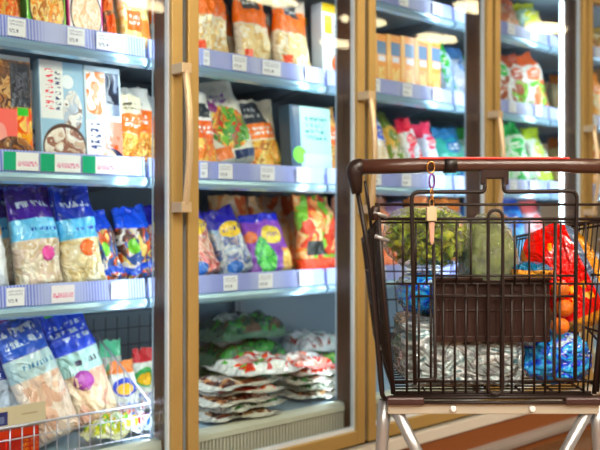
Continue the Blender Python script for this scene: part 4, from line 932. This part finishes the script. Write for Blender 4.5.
lm = leaf_mat('leaf_green', ((44, 74, 4), (120, 156, 8), (206, 214, 50), (70, 110, 6)))
a, c = P(382, 203, 1.77), P(470, 270, 1.77); sb = blob('salad_bag', 'clear bag of frilly yellow green leaves at the top left of the cart', 'salad', 382, 470, 203, 270, 1.77, .2, film('salad_film', (232, 236, 224), .03, .06, .9, 26), 5, amp=.05, freq=4, ex=2.3)
leaves('leaves', sb, (c.x-a.x)*.96, .18, (a.z-c.z)*.92, 620, 3, lm, .036)
sb = blob('lettuce_bag', 'misty clear bag of grey green lettuce beside the frilly leaves', 'lettuce', 459, 515, 213, 313, 1.765, .2, film('lettuce_film', (214, 220, 196), .14, .1, .9, 16), 6, amp=.05, freq=4, ex=2.2)
o = link('lettuce', blob_mesh(.115, .17, .19, 9, amp=.12, freq=4), mat('lettuce_green', (98, 112, 50), .5, var=.45, vscale=22, bump=.6, bscale=40), sb); o.location = (0, .01, -.004)
# red and yellow bag
redm = design('red_bag_print', (226, 18, 14), [(('d', 1.0, .0, .86), ('c', (236, 160, 50))), (('d', 1.0, .0, .80), ('c', (226, 18, 14))), (('r', .80, .88, 0, 1), ('c', (110, 130, 160))), (('r', .88, 1.1, 0, 1), ('c', (240, 166, 50))), (('r', -.1, .16, .0, .9), ('c', (206, 136, 80))), (('r', .4, .75, .22, .42), ('txt', (250, 180, 40), 2, 3)), (('r', .45, .62, .74, .84), ('txt', (250, 190, 50), 1, 4)), (('r', 0, 1, 0, .12), ('c', (240, 170, 60)))], rough=.2, wr=.5, coat=.6, wscale=10)
a, c = P(522, 222, 1.74), P(606, 342, 1.74)
me = blob_mesh(.15, .10, .228, 33, amp=.05, freq=4, ex=2.5)
o = link('snack_bag', me, redm); o.location = to_world(Vector((vx(566, 1.72), .12, vz(277, 1.72)))); o.rotation_euler = Euler((radians(-4), radians(-26), TH-pi/2-radians(22))); tag(o, 'large red and yellow snack bag poking out at the right of the cart', 'bag')
# flat bread bag with teal seal
brd = design('bread_print', (232, 150, 50), [(('r', 0, 1, .0, .7), ('cr', ((226, 130, 40), (246, 186, 80), (200, 96, 30)), 4)), (('w', .62, 1.3), ('c', (20, 110, 150)))], rough=.2, coat=.7, wr=.6, wscale=16)
blob('bread_bag', 'small orange bag with teal edge lying beside the red bag', 'bag', 511, 553, 261, 283, 1.665, .075, brd, 12, amp=.08, freq=4, ex=2.2)
orm = mat('orange_peel', (238, 120, 24), .45, bump=.3, bscale=300)
for k, (px, py, Z) in enumerate(((560, 290, 1.65), (564, 308, 1.65), (560, 326, 1.65))):
    pp = P(px, py, Z); b = MB(); R_ = .018
    b.lathe([(R_*sin(pi*j/14)+.0001, -R_*cos(pi*j/14)*.95) for j in range(15)], (0, 0, 0), 24)
    o = b.build('orange_fruit', orm); o.location = to_world(pp)
    b = MB(); b.lathe([(.0028, .0), (.002, .002)], (0, 0, R_*.95-.001), 8); b.build('stem', mat('stem_green', (80, 110, 40), .6), o)
    tag(o, ['topmost of the three oranges beside the brown seat flap', 'middle one of the three oranges beside the seat flap', 'lowest of the three oranges, resting on the blue bag'][k], 'orange', 'oranges in the cart')
for o in bpy.data.objects:
    for k in ('_w', '_h', '_d'):
        if k in o: del o[k]
